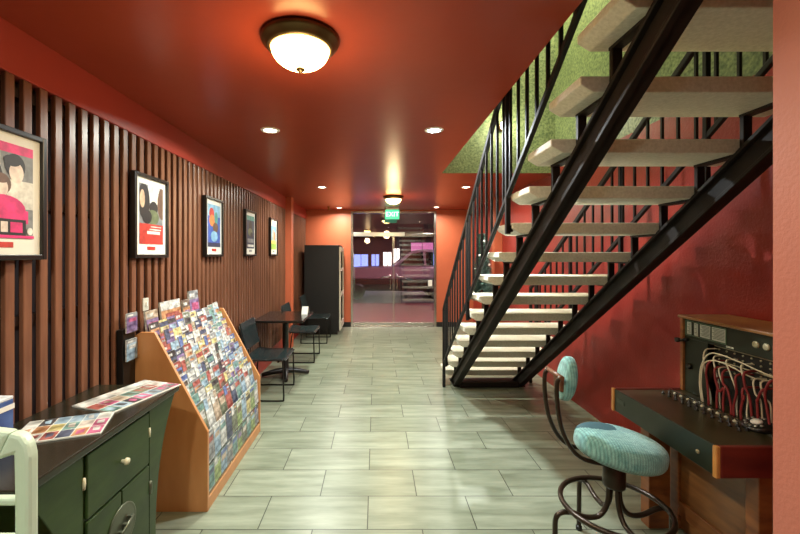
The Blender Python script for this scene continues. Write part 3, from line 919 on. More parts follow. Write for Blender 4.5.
# side panel in the y = const plane: rounded outline with an opening, built from four thick bars
def bar_path(bm, pts, r, flat):
    add_tube(bm, pts, r, 12, 0, False, flat)
for yy in (0.62, 0.97):
    bm = BM()
    outer = [(px1, 0.02), (px1, 0.55), (px1 - 0.002, 0.98), (px1 - 0.02, 1.055), (px1 - 0.075, 1.09), (px1 - 0.2, 1.10), (px0 + 0.075, 1.09), (px0 + 0.02, 1.055), (px0 + 0.002, 0.98), (px0, 0.55), (px0, 0.02)]
    inner = [(px0 + 0.06, 0.02), (px0 + 0.06, 0.62), (px1 - 0.055, 0.62), (px1 - 0.055, 0.02)]
    # outline plate without the opening: right leg, left leg, head, mid rail
    add_prism(bm, [(px1 - 0.038, 0.02), (px1, 0.02), (px1, 1.03), (px1 - 0.006, 1.06), (px1 - 0.022, 1.082), (px1 - 0.05, 1.09), (px1 - 0.085, 1.02), (px1 - 0.04, 1.035), (px1 - 0.038, 0.95)], yy, yy + 0.032, 'y', 0.009)
    add_prism(bm, [(px0 + 0.055, 0.02), (px0, 0.02), (px0, 0.96), (px0 + 0.02, 1.05), (px0 + 0.055, 1.085), (px0 + 0.085, 1.0), (px0 + 0.055, 0.97)], yy, yy + 0.032, 'y', 0.009)
    add_prism(bm, [(px1 - 0.048, 1.09), (px1 - 0.14, 1.1), (px0 + 0.14, 1.1), (px0 + 0.05, 1.083), (px0 + 0.08, 1.0), (px1 - 0.082, 1.02)], yy, yy + 0.032, 'y', 0.009)
    add_box(bm, px0 + 0.04, px1 - 0.03, yy + 0.004, yy + 0.028, 0.68, 0.83, 0.008)
    obj('side_frame', bm, MINT, t)
    bm = BM(); add_box(bm, px0 + 0.04, px1 - 0.03, yy + 0.006, yy + 0.028, 0.905, 0.925, 0.006)
    obj('arm_bar', bm, MINT, t)
bm = BM(); add_box(bm, px0 + 0.02, px1 - 0.02, 0.66, 0.98, 0.69, 0.72, 0.01)
obj('seat', bm, MINT, t)
bm = BM(); add_box(bm, px0, px0 + 0.04, 0.66, 0.98, 0.72, 1.05, 0.01)
obj('backrest', bm, MINT, t)

# ------------------------------------------------------------------ leaflet rack
RACKW = mat('rack_wood', (180, 122, 72), 0.4, rgb2=(196, 138, 86), vscale=3, stretch=(3, 3, 0.8), bump=0.03, bscale=30)
RY0, RY1 = 2.342, 3.414
t = thing('leaflet_rack', 'orange wooden floor rack with slanted tiers full of leaflets', 'brochure rack', (-1.2, 2.88, 0))
side = [(-1.43, 0.0), (-1.43, 1.045), (-1.40, 1.065), (-1.315, 1.065), (-0.998, 0.475), (-0.998, 0.0)]
for a, b in ((RY0, RY0 + 0.022), (RY1 - 0.022, RY1)):
    bm = BM(); add_prism(bm, side, a, b, 'y', 0.003)
    obj('side_panel', bm, RACKW, t)
bm = BM(); add_box(bm, -1.43, -1.415, RY0 + 0.022, RY1 - 0.022, 0.02, 1.05)
obj('back_panel', bm, RACKW, t)
bm = BM(); add_box(bm, -1.021, -0.999, RY0 + 0.022, RY1 - 0.022, 0.0, 0.075, 0.003)
obj('front_board', bm, RACKW, t)
tiers = []
for i in range(9):
    tiers.append((-1.318 + 0.0352 * i, 0.915 - 0.0635 * i, math.radians(14)))
tiers.append((-1.0105, 0.262, math.radians(4)))
tiers.append((-1.0105, 0.090, math.radians(2)))
bm = BM()
for (bx, bz, a) in tiers:
    pass
for (bx, bz, a) in tiers:
    bm2 = BM(); add_box(bm2, bx - 0.012, bx + 0.012, RY0 + 0.022, RY1 - 0.022, bz - 0.005, bz - 0.001)
    add_box(bm2, bx + 0.0105, bx + 0.012, RY0 + 0.022, RY1 - 0.022, bz - 0.005, bz + 0.016)
    obj('shelf', bm2, ACRYL, t)
bm.free()
ORD = ['first', 'second', 'third', 'fourth', 'fifth', 'sixth', 'seventh', 'eighth', 'ninth', 'tenth', 'eleventh', 'twelfth', 'thirteenth']
NICE = dict(pink='magenta', grey='grey', pale='cream', dark='black', red='red', tan='tan', blue='blue', sky='pale blue', teal='teal', navy='navy',
            orange='orange', yellow='yellow', skin='beige', olive='olive', brown='brown', lime='lime green', purple='purple', plum='plum')
protos = {}
def leaflet_mesh(c1, c2, c3, w, h, th, style):
    """leaflet standing in the y-z plane, base centre at the origin, cover towards +x"""
    bm = BM(); names = ['pale']
    def idx(c):
        if c not in names: names.append(c)
        return names.index(c)
    add_box(bm, -th, 0, -w / 2, w / 2, 0, h, 0, 0)
    e = 0.0005
    def patch(u0, u1, v0, v1, c, k):
        add_box(bm, 0, e * k, -w / 2 + w * u0, -w / 2 + w * u1, h * v0, h * v1, 0, idx(c))
    if style == 0:
        patch(0, 1, 0, 1, c1, 1); patch(0, 1, 0.78, 0.93, c2, 2); patch(0.12, 0.88, 0.5, 0.74, c3, 2)
    elif style == 1:
        patch(0, 1, 0, 0.8, c1, 1); patch(0, 1, 0.8, 1, c2, 1); patch(0.1, 0.6, 0.85, 0.93, 'pale', 2); patch(0.2, 0.9, 0.55, 0.72, c3, 2)
    elif style == 2:
        patch(0.05, 0.95, 0.04, 0.97, c1, 1); patch(0.05, 0.95, 0.6, 0.78, c2, 2); patch(0.1, 0.7, 0.83, 0.9, c3, 2)
    else:
        patch(0, 1, 0, 1, c1, 1); patch(0.0, 0.5, 0.66, 1.0, c2, 2); patch(0.55, 0.95, 0.72, 0.78, 'pale', 2); patch(0.55, 0.95, 0.84, 0.9, c3, 2)
    me = bpy.data.meshes.new('leaflet'); bm.to_mesh(me); bm.free()
    for n in names: me.materials.append(LC[n])
    return me
# palette drifts from warm at the top to cool and green at the bottom, as in the rack
rowpal = [['orange', 'yellow', 'purple', 'blue', 'olive', 'yellow', 'navy', 'grey', 'teal', 'sky'],
          ['red', 'purple', 'yellow', 'pale', 'tan', 'navy', 'pale', 'sky', 'sky', 'lime'],
          ['blue', 'sky', 'yellow', 'navy', 'pale', 'tan', 'grey', 'teal', 'pale', 'purple'],
          ['navy', 'purple', 'tan', 'pale', 'orange', 'orange', 'grey', 'sky', 'pale', 'orange'],
          ['blue', 'olive', 'grey', 'yellow', 'red', 'pale', 'teal', 'pale', 'sky', 'yellow'],
          ['pale', 'grey', 'sky', 'olive', 'navy', 'brown', 'sky', 'pale', 'purple', 'blue'],
          ['teal', 'grey', 'teal', 'pale', 'grey', 'plum', 'teal', 'blue', 'sky', 'sky'],
          ['teal', 'grey', 'pale', 'olive', 'red', 'tan', 'yellow', 'sky', 'teal', 'blue'],
          ['olive', 'pale', 'tan', 'olive', 'red', 'navy', 'teal', 'sky', 'pale', 'sky'],
          ['grey', 'sky', 'pale', 'navy', 'olive', 'lime', 'sky', 'yellow', 'lime', 'pale'],
          ['teal', 'lime', 'sky', 'grey', 'teal', 'lime', 'olive', 'teal', 'lime', 'grey']]
rr = random.Random(11)
for i, (bx, bz, a) in enumerate(tiers):
    n = 10
    pitch = (RY1 - RY0 - 0.05) / n
    for j in range(n):
        c1 = rowpal[i][j]
        if i in (0, 1) and j == 9 and False: continue
        c2 = rr.choice(['pale', 'pale', 'navy', 'red', 'yellow', 'sky', 'teal', 'dark', 'blue'])
        c3 = rr.choice(['pale', 'tan', 'sky', 'olive', 'brown', 'skin', 'orange', 'purple'])
        h = ((0.20, 0.185, 0.154)[max(0, i - 8)]) + rr.uniform(-1, 1) * (0.016 if i < 9 else 0.006)
        th = rr.uniform(0.003, 0.006)
        me = leaflet_mesh(c1, c2, c3, pitch * 0.93, h, th, rr.randrange(4))
        o = bpy.data.objects.new('leaflet', me); COL.objects.link(o)
        o.location = (bx + 0.004, RY0 + 0.025 + pitch * (j + 0.5), bz + 0.004)
        o.rotation_euler = (0, -a + rr.uniform(-0.008, 0.008), rr.uniform(-0.02, 0.02))
        rw = 'top row' if i == 0 else ('bottom row' if i == 10 else '%s row from the top' % ORD[i])
        tag(o, '%s leaflet in the rack, %s, %s from the near end' % (NICE[c1], rw, ORD[j]), 'leaflet', 'leaflets in the wooden rack')
# taller magazines standing at the back of the top
for j, (yy, w, c1, c2, c3, top, lab) in enumerate((
        (2.43, 0.13, 'purple', 'tan', 'pink', 1.185, 'tall purple and tan magazine standing at the rack top near end'),
        (2.66, 0.25, 'orange', 'pale', 'red', 1.22, 'wide orange magazine with white heading at the rack top'),
        (2.87, 0.10, 'orange', 'brown', 'purple', 1.20, 'narrow orange magazine at the rack top behind the front rows'),
        (3.0, 0.15, 'purple', 'grey', 'pink', 1.255, 'tall grey and purple magazine rising highest at the rack top'))):
    z0 = 0.933
    me = leaflet_mesh(c1, c2, c3, w, top - z0, 0.012, 1)
    o = bpy.data.objects.new('magazine', me); COL.objects.link(o)
    o.location = (-1.352, yy, z0); o.rotation_euler = (0, -0.12, 0)
    tag(o, lab, 'magazine', 'tall magazines at the rack top')
bm = BM(); add_box(bm, -1.415, -1.332, RY0 + 0.022, RY1 - 0.022, 0.915, 0.929)
obj('top_shelf', bm, RACKW, t)
# slim black stand between rack and cabinet
t = thing('leaflet_stand', 'slim black leaflet stand squeezed between the wooden rack and the slats', 'stand', (-1.42, 2.28, 0))
bm = BM(); add_box(bm, -1.464, -1.425, 2.225, 2.335, 0.0, 1.10, 0.003)
obj('back_panel', bm, BLACK, t)
bm = BM(); add_box(bm, -1.425, -1.397, 2.225, 2.335, 1.075, 1.08); add_box(bm, -1.399, -1.397, 2.225, 2.335, 1.08, 1.10)
obj('pocket', bm, ACRYL, t)
bm = BM(); add_box(bm, -1.425, -1.397, 2.225, 2.335, 0.915, 0.92); add_box(bm, -1.399, -1.397, 2.225, 2.335, 0.92, 0.94)
obj('pocket', bm, ACRYL, t)
for z0, top, c, lab in ((1.08, 1.19, ('purple', 'grey', 'pink'), 'purple and grey leaflet in the top pocket of the slim black stand'),
                        (0.92, 1.04, ('sky', 'grey', 'pale'), 'pale blue leaflet in the lower pocket of the slim black stand')):
    me = leaflet_mesh(*c, 0.10, top - z0, 0.008, 1)
    o = bpy.data.objects.new('leaflet', me); COL.objects.link(o); o.location = (-1.408, 2.28, z0 + 0.0005)
    tag(o, lab, 'leaflet', 'leaflets in the slim black stand')

# ------------------------------------------------------------------ cafe table and chairs
TOPB = mat('table_top', (24, 22, 18), 0.2, var=0.2, vscale=6)
t = thing('cafe_table', 'dark square cafe table on a black cross foot against the slatted wall', 'table', (-1.14, 4.98, 0))
bm = BM(); add_box(bm, -1.455, -0.86, 4.64, 5.42, 0.715, 0.745, 0.006)
obj('tabletop', bm, TOPB, t)
bm = BM(); add_lathe(bm, [(0.06, 0), (0.05, 0.02), (0.038, 0.04), (0.038, 0.64), (0.15, 0.665), (0.15, 0.67), (0, 0.67)], (-1.14, 4.98, 0.045), 24)
obj('column', bm, BLACK, t)
bm = BM()
for k in range(4):
    a = PI / 4 * 0.3 + k * PI / 2
    dx, dy = math.cos(a), math.sin(a)
    add_tube(bm, spline([(-1.14, 4.98, 0.07), (-1.14 + 0.15 * dx, 4.98 + 0.15 * dy, 0.055), (-1.14 + 0.29 * dx, 4.98 + 0.29 * dy, 0.025)], 5), [0.04 - 0.0016 * i for i in range(11)], 10)
obj('cross_foot', bm, BLACK, t)
t = thing('menu_card', 'white folded card standing at the hall side of the cafe table', 'card', (-0.92, 5.2, 0.745))
bm = BM()
add_prism(bm, [(5.13, 0.7455), (5.2, 0.84), (5.205, 0.84), (5.135, 0.7455)], -0.97, -0.89, 'x'); add_prism(bm, [(5.27, 0.7455), (5.2, 0.84), (5.205, 0.84), (5.275, 0.7455)], -0.97, -0.89, 'x')
obj('card', bm, MATW, t)
VINYL = mat('black_vinyl', (34, 44, 45), 0.2, spec=0.6, var=0.1, vscale=9)
WIRE = mat('chair_wire', (30, 30, 28), 0.35, 0.5, var=0.1)
def make_chair(xb, xf_, y0, y1, label):
    yc = (y0 + y1) / 2
    t = thing('cafe_chair', label, 'chair', (xb, yc, 0), 'cafe chairs along the slatted wall')
    bm = BM()
    # moulded seat, dished, curving down at the front lip
    prof = [(xb + 0.03, 0.452), (xb + 0.12, 0.437), (xb + 0.25, 0.434), (xb + 0.36, 0.446), (xf_ - 0.01, 0.44), (xf_ + 0.015, 0.425),
            (xf_ + 0.012, 0.412), (xf_ - 0.015, 0.424), (xb + 0.36, 0.428), (xb + 0.25, 0.415), (xb + 0.12, 0.418), (xb + 0.03, 0.433)]
    add_prism(bm, prof, y0 + 0.02, y1 - 0.02, 'y', 0.004)
    obj('seat', bm, VINYL, t)
    bm = BM()
    prof = [(xb + 0.04, 0.52), (xb + 0.005, 0.66), (xb - 0.03, 0.80), (xb - 0.012, 0.802), (xb + 0.022, 0.66), (xb + 0.056, 0.525)]
    add_prism(bm, prof, y0 + 0.03, y1 - 0.03, 'y', 0.004)
    obj('backrest', bm, VINYL, t)
    for yy in (y0, y1):
        bm = BM()
        pts = [(xb - 0.02, yy, 0.78), (xb + 0.03, yy, 0.56), (xb + 0.07, yy, 0.43)]
        add_tube(bm, spline([(xb - 0.02, yy, 0.78), (xb + 0.02, yy, 0.6), (xb + 0.05, yy, 0.45), (xb + 0.02, yy, 0.25), (xb + 0.0, yy, 0.03), (xb + 0.025, yy, 0.009),
                             (xb + 0.2, yy, 0.009), (xf_ - 0.03, yy, 0.009), (xf_ - 0.002, yy, 0.03), (xf_ - 0.005, yy, 0.2), (xf_ - 0.012, yy, 0.405), (xf_ - 0.04, yy, 0.428), (xb + 0.2, yy, 0.425), (xb + 0.05, yy, 0.44)], 5), 0.0085, 8)
        obj('sled_leg', bm, WIRE, t)
    bm = BM()
    add_tube(bm, [(xb + 0.10, y0, 0.41), (xb + 0.10, y1, 0.41)], 0.008, 8); add_tube(bm, [(xf_ - 0.06, y0, 0.41), (xf_ - 0.06, y1, 0.41)], 0.008, 8)
    obj('cross_bar', bm, WIRE, t)
    return t
c0 = make_chair(-1.40, -0.955, 4.09, 4.60, 'nearest dark cafe chair, just past the leaflet rack on thin sled legs')
for yc, dx, lab in ((5.79, 0.09, 'dark cafe chair beyond the cafe table, in front of the orange pilaster'), (6.99, 0.12, 'farthest dark cafe chair, next to the tall black cabinet')):
    c = copy_tree(c0)
    c.location = (-1.40 + dx, yc, 0); c['label'] = lab

# ------------------------------------------------------------------ tall black cabinet
t = thing('display_cabinet', 'tall black cabinet with a pale framed glass front beside the glass doors', 'cabinet', (-1.03, 7.87, 0))
kx0, kx1, ky0, ky1, kz = -1.36, -0.70, 7.49, 8.24, 1.70
KB = mat('cabinet_black', (14, 14, 12), 0.5, var=0.1)
bm = BM(); add_box(bm, kx0, kx1, ky0, ky0 + 0.03, 0.06, kz, 0.004)
add_box(bm, kx0, kx1, ky1 - 0.03, ky1, 0.06, kz, 0.004)
add_box(bm, kx0, kx0 + 0.02, ky0 + 0.03, ky1 - 0.03, 0.06, kz); add_box(bm, kx0, kx1, ky0 + 0.03, ky1 - 0.03, kz - 0.04, kz); add_box(bm, kx0, kx1, ky0 + 0.03, ky1 - 0.03, 0.06, 0.1)
obj('case', bm, KB, t)
bm = BM(); add_box(bm, kx0 + 0.03, kx1 - 0.03, ky0 + 0.02, ky1 - 0.02, 0, 0.06)
obj('plinth', bm, BLACK, t)
bm = BM()
for a, b, c, d in ((ky0 + 0.0, ky0 + 0.06, 0.08, kz - 0.04), (ky1 - 0.06, ky1, 0.08, kz - 0.04), (ky0 + 0.06, ky1 - 0.06, kz - 0.12, kz - 0.04), (ky0 + 0.06, ky1 - 0.06, 0.08, 0.2), (ky0 + 0.06, ky1 - 0.06, 0.72, 0.78), (ky0 + 0.06, ky1 - 0.06, 1.2, 1.25)):
    add_box(bm, kx1, kx1 + 0.03, a, b, c, d, 0.003)
obj('front_frame', bm, mat('frame_pale', (196, 190, 172), 0.4, var=0.05), t)
for z in (0.5, 0.95, 1.3):
    bm = BM(); add_box(bm, kx0 + 0.02, kx1 - 0.01, ky0 + 0.03, ky1 - 0.03, z, z + 0.015)
    obj('shelf', bm, KB, t)
bm = BM(); add_box(bm, kx1 - 0.002, kx1 + 0.004, ky0 + 0.061, ky1 - 0.061, 0.2, kz - 0.121)
obj('glass_front', bm, ACRYL, t)

# ------------------------------------------------------------------ small decorated tree behind the stairs
t = thing('decorated_tree', 'slim dark artificial tree with pale baubles behind the stairs', 'tree', (1.62, 6.0, 0))
PINE = mat('tree_green', (74, 104, 92), 0.6, rgb2=(120, 150, 140), vscale=40)
bm = BM(); add_lathe(bm, [(0, 0), (0.11, 0), (0.13, 0.2), (0.125, 0.22), (0, 0.22)], (1.62, 6.0, 0), 20)
obj('pot', bm, BLACK, t)
bm = BM(); add_tube(bm, [(1.62, 6.0, 0.2), (1.62, 6.0, 1.78)], 0.015, 8)
obj('trunk', bm, PC['brown'], t)
bm = BM(); rt = random.Random(3)
for k in range(1500):
    z = rt.uniform(0.85, 1.82); rmax = 0.15 * (1.85 - z) / 1.0 + 0.05
    a = rt.uniform(0, 2 * PI); r0 = 0.012
    p = Vector((1.62 + r0 * math.cos(a), 6.0 + r0 * math.sin(a), z))
    q = p + Vector((rmax * math.cos(a), rmax * math.sin(a), rt.uniform(-0.06, 0.04)))
    s = Vector((-math.sin(a), math.cos(a), 0.4)) * 0.02
    mid = (p + q) / 2
    f = bm.faces.new([bm.verts.new(v) for v in (p, mid + s, q, mid - s)])
obj('foliage', bm, PINE, t)
for k in range(12):
    z = 0.95 + 0.07 * k; rmax = 0.15 * (1.85 - z) + 0.04; a = k * 2.4 + 3.6
    bm = BM(); add_ellipsoid(bm, (1.62 + rmax * math.cos(a), 6.0 + rmax * math.sin(a), z), 0.02, 0.02, 0.02, nu=12, nv=8)
    obj('bauble', bm, WHITE, t)

# ------------------------------------------------------------------ telephone switchboard
SW_D = mat('board_dark', (50, 44, 24), 0.3, var=0.2, vscale=10)
SW_F = mat('board_front', (30, 34, 20), 0.4, var=0.25, vscale=8)
SW_W = mat('board_wood', (146, 92, 48), 0.35, rgb2=(116, 68, 36), vscale=5, stretch=(2, 0.6, 6), bump=0.04, bscale=25)
SW_R = mat('board_mahogany', (110, 40, 30), 0.3, rgb2=(84, 28, 24), vscale=5, stretch=(1, 1, 4))
SW_E = mat('board_edge', (186, 128, 66), 0.35, var=0.12)
SW_P = mat('board_panel', (146, 96, 52), 0.35, rgb2=(112, 72, 38), vscale=4, stretch=(2, 1, 5))
sx, sy0, sy1 = 1.37, 1.58, 2.29
t = thing('telephone_switchboard', 'antique wooden telephone switchboard with looped red and white cords', 'switchboard', (1.75, 1.93, 0))
bm = BM(); add_box(bm, 1.70, 2.035, sy0 + 0.04, sy1 - 0.02, 0.0, 0.63, 0.004)
body = obj('body', bm, SW_P, t)
bm = BM()
xb = 1.70
for a, b, c, d in ((sy0 + 0.04, sy0 + 0.1, 0.0, 0.63), (sy1 - 0.09, sy1 - 0.02, 0.0, 0.63), (sy0 + 0.1, sy1 - 0.09, 0.08, 0.16), (sy0 + 0.1, sy1 - 0.09, 0.57, 0.63)):
    add_box(bm, xb - 0.016, xb, a, b, c, d, 0.003)
obj('front_frame', bm, SW_W, body)
bm = BM(); add_box(bm, sx + 0.01, 2.035, sy0 + 0.022, sy1 - 0.022, 0.632, 0.752, 0.004)
shelf = obj('key_shelf', bm, SW_D, t)
bm = BM(); add_box(bm, sx, sx + 0.01, sy0 + 0.02, sy1 - 0.02, 0.632, 0.756, 0.003)
obj('shelf_front', bm, SW_F, shelf)
for a, b in ((sy0, sy0 + 0.022), (sy1 - 0.022, sy1)):
    bm = BM(); add_box(bm, sx + 0.01, 2.035, a, b, 0.63, 0.757, 0.005)
    obj('shelf_cheek', bm, SW_R, shelf)
    bm = BM(); add_box(bm, sx - 0.008, sx + 0.0105, a, b, 0.628, 0.758, 0.005)
    obj('corner_trim', bm, SW_E, shelf)
for a, b, x0, x1 in ((sy1 - 0.09, sy1 - 0.02, 1.52, 1.64), (sy0 + 0.03, sy0 + 0.09, 1.56, 1.62)):
    bm = BM(); add_box(bm, x0, x1, a, b, 0, 0.632, 0.004)
    obj('leg', bm, SW_W, t)
# upper cabinet
ux = 1.75
bm = BM()
add_box(bm, ux, 2.035, sy1 - 0.035, sy1 - 0.015, 0.753, 1.165, 0.003)
add_box(bm, ux, 2.035, sy0 + 0.02, sy0 + 0.04, 0.753, 1.165, 0.003)
add_box(bm, 2.0, 2.035, sy0 + 0.04, sy1 - 0.035, 0.753, 1.165)
upper = obj('upper_cabinet', bm, SW_W, t)
bm = BM(); add_box(bm, ux - 0.012, 2.035, sy0 + 0.01, sy1 - 0.01, 1.165, 1.182, 0.005)
obj('lid', bm, mat('board_top', (142, 98, 52), 0.35, rgb2=(116, 76, 40), vscale=5, stretch=(2, 0.7, 4)), upper)
bm = BM(); add_box(bm, ux + 0.012, ux + 0.022, sy0 + 0.04, sy1 - 0.036, 1.055, 1.164, 0.002); add_box(bm, ux + 0.012, ux + 0.022, 2.10, sy1 - 0.036, 0.753, 1.055, 0.002)
obj('face_panel', bm, SW_F, upper)
bm = BM(); add_box(bm, ux + 0.05, ux + 0.07, sy0 + 0.04, 2.10, 0.753, 1.055)
jf = obj('jack_field', bm, mat('jack_black', (22, 20, 16), 0.45, var=0.2), upper)
bm = BM()
for i in range(5):
    for j in range(10):
        y = 2.07 - 0.045 * j; z = 1.03 - 0.025 * i
        add_lathe(bm, [(0, 0), (0.005, 0), (0.005, 0.004), (0.0025, 0.004), (0, 0.002)], (ux + 0.05, y, z), 8, M=Matrix.Rotation(-PI / 2, 4, 'Y'))
o = obj('jack', bm, mat('jack_metal', (176, 170, 140), 0.35, 0.6), jf); o['kind'] = 'stuff'
bm = BM()
add_box(bm, ux + 0.045, ux + 0.05, sy0 + 0.05, 2.095, 1.042, 1.048); add_box(bm, ux + 0.045, ux + 0.05, sy0 + 0.05, 2.095, 0.968, 0.972)
obj('jack_strip', bm, mat('strip_ivory', (196, 186, 150), 0.4), jf)
# paper notices in a thin frame
PAPER = mat('notice_paper', (166, 172, 160), 0.55, var=0.05)
INK = mat('notice_ink', (70, 76, 70), 0.6)
bm = BM()
for c_, d_ in ((1.073, 1.076), (1.152, 1.155)):
    add_box(bm, ux + 0.008, ux + 0.012, 1.985, 2.245, c_, d_)
for yy in (1.985, 2.243):
    add_box(bm, ux + 0.008, ux + 0.012, yy, yy + 0.003, 1.076, 1.152)
obj('notice_frame', bm, mat('frame_greenish', (84, 112, 88), 0.4), upper)
for a, b in ((2.205, 2.235), (2.16, 2.185), (2.08, 2.145), (1.99, 2.07)):
    bm = BM(); add_box(bm, ux + 0.0095, ux + 0.0115, a, b, 1.08, 1.148)
    n_ = int(8)
    for k in range(n_):
        z = 1.14 - k * 0.0072
        add_box(bm, ux + 0.009, ux + 0.0096, a + 0.004, b - 0.004 - 0.006 * (k % 3), z, z + 0.0028, 0, 1)
    obj('notice', bm, [PAPER, INK], upper)
bm = BM(); add_box(bm, ux + 0.009, ux + 0.012, 1.945, 1.985, 1.06, 1.07)
obj('name_plate', bm, PAPER, upper)
for yy in (1.83, 1.78):
    bm = BM(); add_lathe(bm, [(0, 0), (0.016, 0), (0.017, 0.004), (0.01, 0.008), (0, 0.008)], (ux + 0.012, yy, 1.11), 16, M=Matrix.Rotation(-PI / 2, 4, 'Y'))
    obj('indicator_lamp', bm, mat('lamp_ivory', (176, 170, 140), 0.3, 0.3), upper)
bm = BM(); add_lathe(bm, [(0, 0), (0.011, 0), (0.011, 0.02), (0.006, 0.022), (0.006, 0.045), (0.013, 0.048), (0.013, 0.065), (0, 0.067)], (ux + 0.012, 2.235, 1.045), 14, M=Matrix.Rotation(-PI / 2, 4, 'Y'))
add_tube(bm, [(ux - 0.035, 2.205, 1.046), (ux - 0.035, 2.265, 1.046)], 0.006)
obj('key_switch', bm, BLACK, upper)
bm = BM(); add_lathe(bm, [(0, 0), (0.016, 0), (0.016, 0.01), (0.01, 0.016), (0, 0.017)], (ux + 0.012, 2.215, 0.90), 16, M=Matrix.Rotation(-PI / 2, 4, 'Y'))
obj('knob', bm, BLACK, upper)
# rows of keys and plugs on the shelf
bm = BM(); add_box(bm, 1.685, 1.692, sy0 + 0.03, sy1 - 0.025, 0.752, 0.759)
obj('metal_strip', bm, CHROME, shelf)
KEYW = mat('key_ivory', (196, 190, 164), 0.4)
for i, (x, mm, hgt) in enumerate(((1.60, BLACK, 0.014), (1.635, BLACK, 0.017), (1.665, KEYW, 0.008))):
    for j in range(11):
        y = 2.20 - 0.046 * j
        bm = BM()
        add_lathe(bm, [(0, 0), (0.009, 0), (0.009, 0.004), (0.004, 0.005), (0.005, hgt), (0, hgt + 0.002)], (x, y, 0.752), 10)
        obj('shelf_key', bm, mm, shelf)
dl = BM(); Md = Matrix.Rotation(math.radians(-18), 4, 'Y')
add_lathe(dl, [(0, 0), (0.056, 0), (0.056, 0.018), (0.05, 0.026), (0.03, 0.028), (0, 0.028)], (1.70, 1.755, 0.757), 28, M=Md)
for k in range(9):
    a = k * 0.55
    add_lathe(dl, [(0, 0), (0.007, 0), (0.007, 0.003), (0, 0.003)], Vector((1.70, 1.755, 0.757)) + Md @ Vector((0.038 * math.cos(a), 0.038 * math.sin(a), 0.0285)), 10, mi=1, M=Md)
add_lathe(dl, [(0, 0), (0.022, 0), (0.02, 0.006), (0, 0.008)], Vector((1.70, 1.755, 0.757)) + Md @ Vector((0, 0, 0.028)), 20, mi=2, M=Md)
obj('dial', dl, [BLACK, mat('dial_chrome', (170, 170, 160), 0.3, 0.8), WHITE], shelf)
# cords
CW = mat('cord_white', (206, 196, 168), 0.6, var=0.1)
CR = mat('cord_red', (120, 28, 28), 0.6, var=0.15)
rc = random.Random(5)
for k in range(9):
    for c_, r in ((CR, 0.0052), (CW, 0.0036)):
        if c_ is CW and k in (3, 6):
            continue
        xx = 1.712 + (0.0 if c_ is CR else 0.014)
        ya = 2.03 - 0.038 * k + rc.uniform(-0.012, 0.012)          # plug on the shelf
        yj = min(2.085, ya + rc.uniform(0.03, 0.12)) - (0.05 if c_ is CR else 0)       # jack it is plugged into
        zj = rc.choice([1.03, 1.005, 0.98, 0.955]) - (0.05 if c_ is CR else 0)
        w1 = rc.uniform(-0.02, 0.02)
        pts = [(xx, ya, 0.754), (xx + 0.002, ya + 0.004, 0.80), (xx + 0.004, ya + 0.25 * (yj - ya) + w1, 0.87), (xx + 0.0, ya + 0.6 * (yj - ya) + w1, zj - 0.06),
               (xx + 0.008, ya + 0.85 * (yj - ya), zj - 0.005), (ux + 0.036, yj, zj), (ux + 0.053, yj, zj - 0.002)]
        bm = BM(); add_tube(bm, spline(pts, 6), r, 8)
        obj('cord', bm, c_, t)
for a, b, z in ((2.08, 1.72, 1.02), (2.07, 1.80, 0.985)):
    bm = BM(); add_tube(bm, spline([(1.715, a, 0.754), (1.714, a + 0.012, 0.85), (1.716, a, 0.95), (1.724, a - 0.05, z), (1.73, (a + b) / 2, z - 0.002), (1.75, b + 0.04, z - 0.03), (1.80, b, z - 0.035)], 6), 0.0034, 8)
    obj('cord', bm, CW, t)
bm = BM(); add_lathe(bm, [(0, 0), (0.009, 0), (0.009, 0.004), (0.005, 0.008), (0, 0.009)], (sx, 1.68, 0.69), 12, M=Matrix.Rotation(-PI / 2, 4, 'Y'))
obj('shelf_lock', bm, mat('lock_ivory', (150, 146, 118), 0.35, 0.4), shelf)
bm = BM(); add_box(bm, sx - 0.002, sx, 2.18, 2.25, 0.69, 0.712, 0.0008)
obj('small_plate', bm, mat('plate_dim', (64, 70, 60), 0.4, 0.4), shelf)

# ------------------------------------------------------------------ operator's stool
TEAL = mat('stool_fabric', (92, 148, 144), 0.8, rgb2=(140, 190, 182), vscale=24, stretch=(1, 5, 1), bump=0.4, bscale=160, sheen=0.3)
def ribs(m):
    nt = m.node_tree
    b = nt.nodes['Principled BSDF']
    old = b.inputs['Base Color'].links[0].from_socket
    tc = nt.nodes.new('ShaderNodeTexCoord')
    wv = nt.nodes.new('ShaderNodeTexWave'); wv.wave_type = 'BANDS'; wv.bands_direction = 'X'
    wv.inputs['Scale'].default_value = 26; wv.inputs['Distortion'].default_value = 1.2; wv.inputs['Detail Scale'].default_value = 2
    nt.links.new(tc.outputs['Object'], wv.inputs['Vector'])
    mr = nt.nodes.new('ShaderNodeMapRange'); mr.inputs['To Min'].default_value = 0.72; mr.inputs['To Max'].default_value = 1.12
    nt.links.new(wv.outputs['Fac'], mr.inputs['Value'])
    mx = nt.nodes.new('ShaderNodeMix'); mx.data_type = 'RGBA'; mx.blend_type = 'MULTIPLY'; mx.inputs['Factor'].default_value = 1
    nt.links.new(old, mx.inputs[6]); nt.links.new(mr.outputs[0], mx.inputs[7])
    nt.links.new(mx.outputs[2], b.inputs['Base Color'])
ribs(TEAL)
DTEAL = mat('stool_stain', (50, 84, 90), 0.8, var=0.1)
TUBE = mat('stool_tube', (52, 42, 32), 0.3, 0.5, var=0.15)
cx, cy, cz = 1.172, 1.90, 0.600
t = thing('swivel_stool', 'vintage stool with worn teal padded seat and small backrest at the switchboard', 'stool', (1.15, cy, 0))
Ms = Matrix.Rotation(math.radians(11), 4, 'Y')
bm = BM(); add_ellipsoid(bm, (cx, cy, cz), 0.208, 0.165, 0.076, Ms, 0, 0.66, 120, 60)
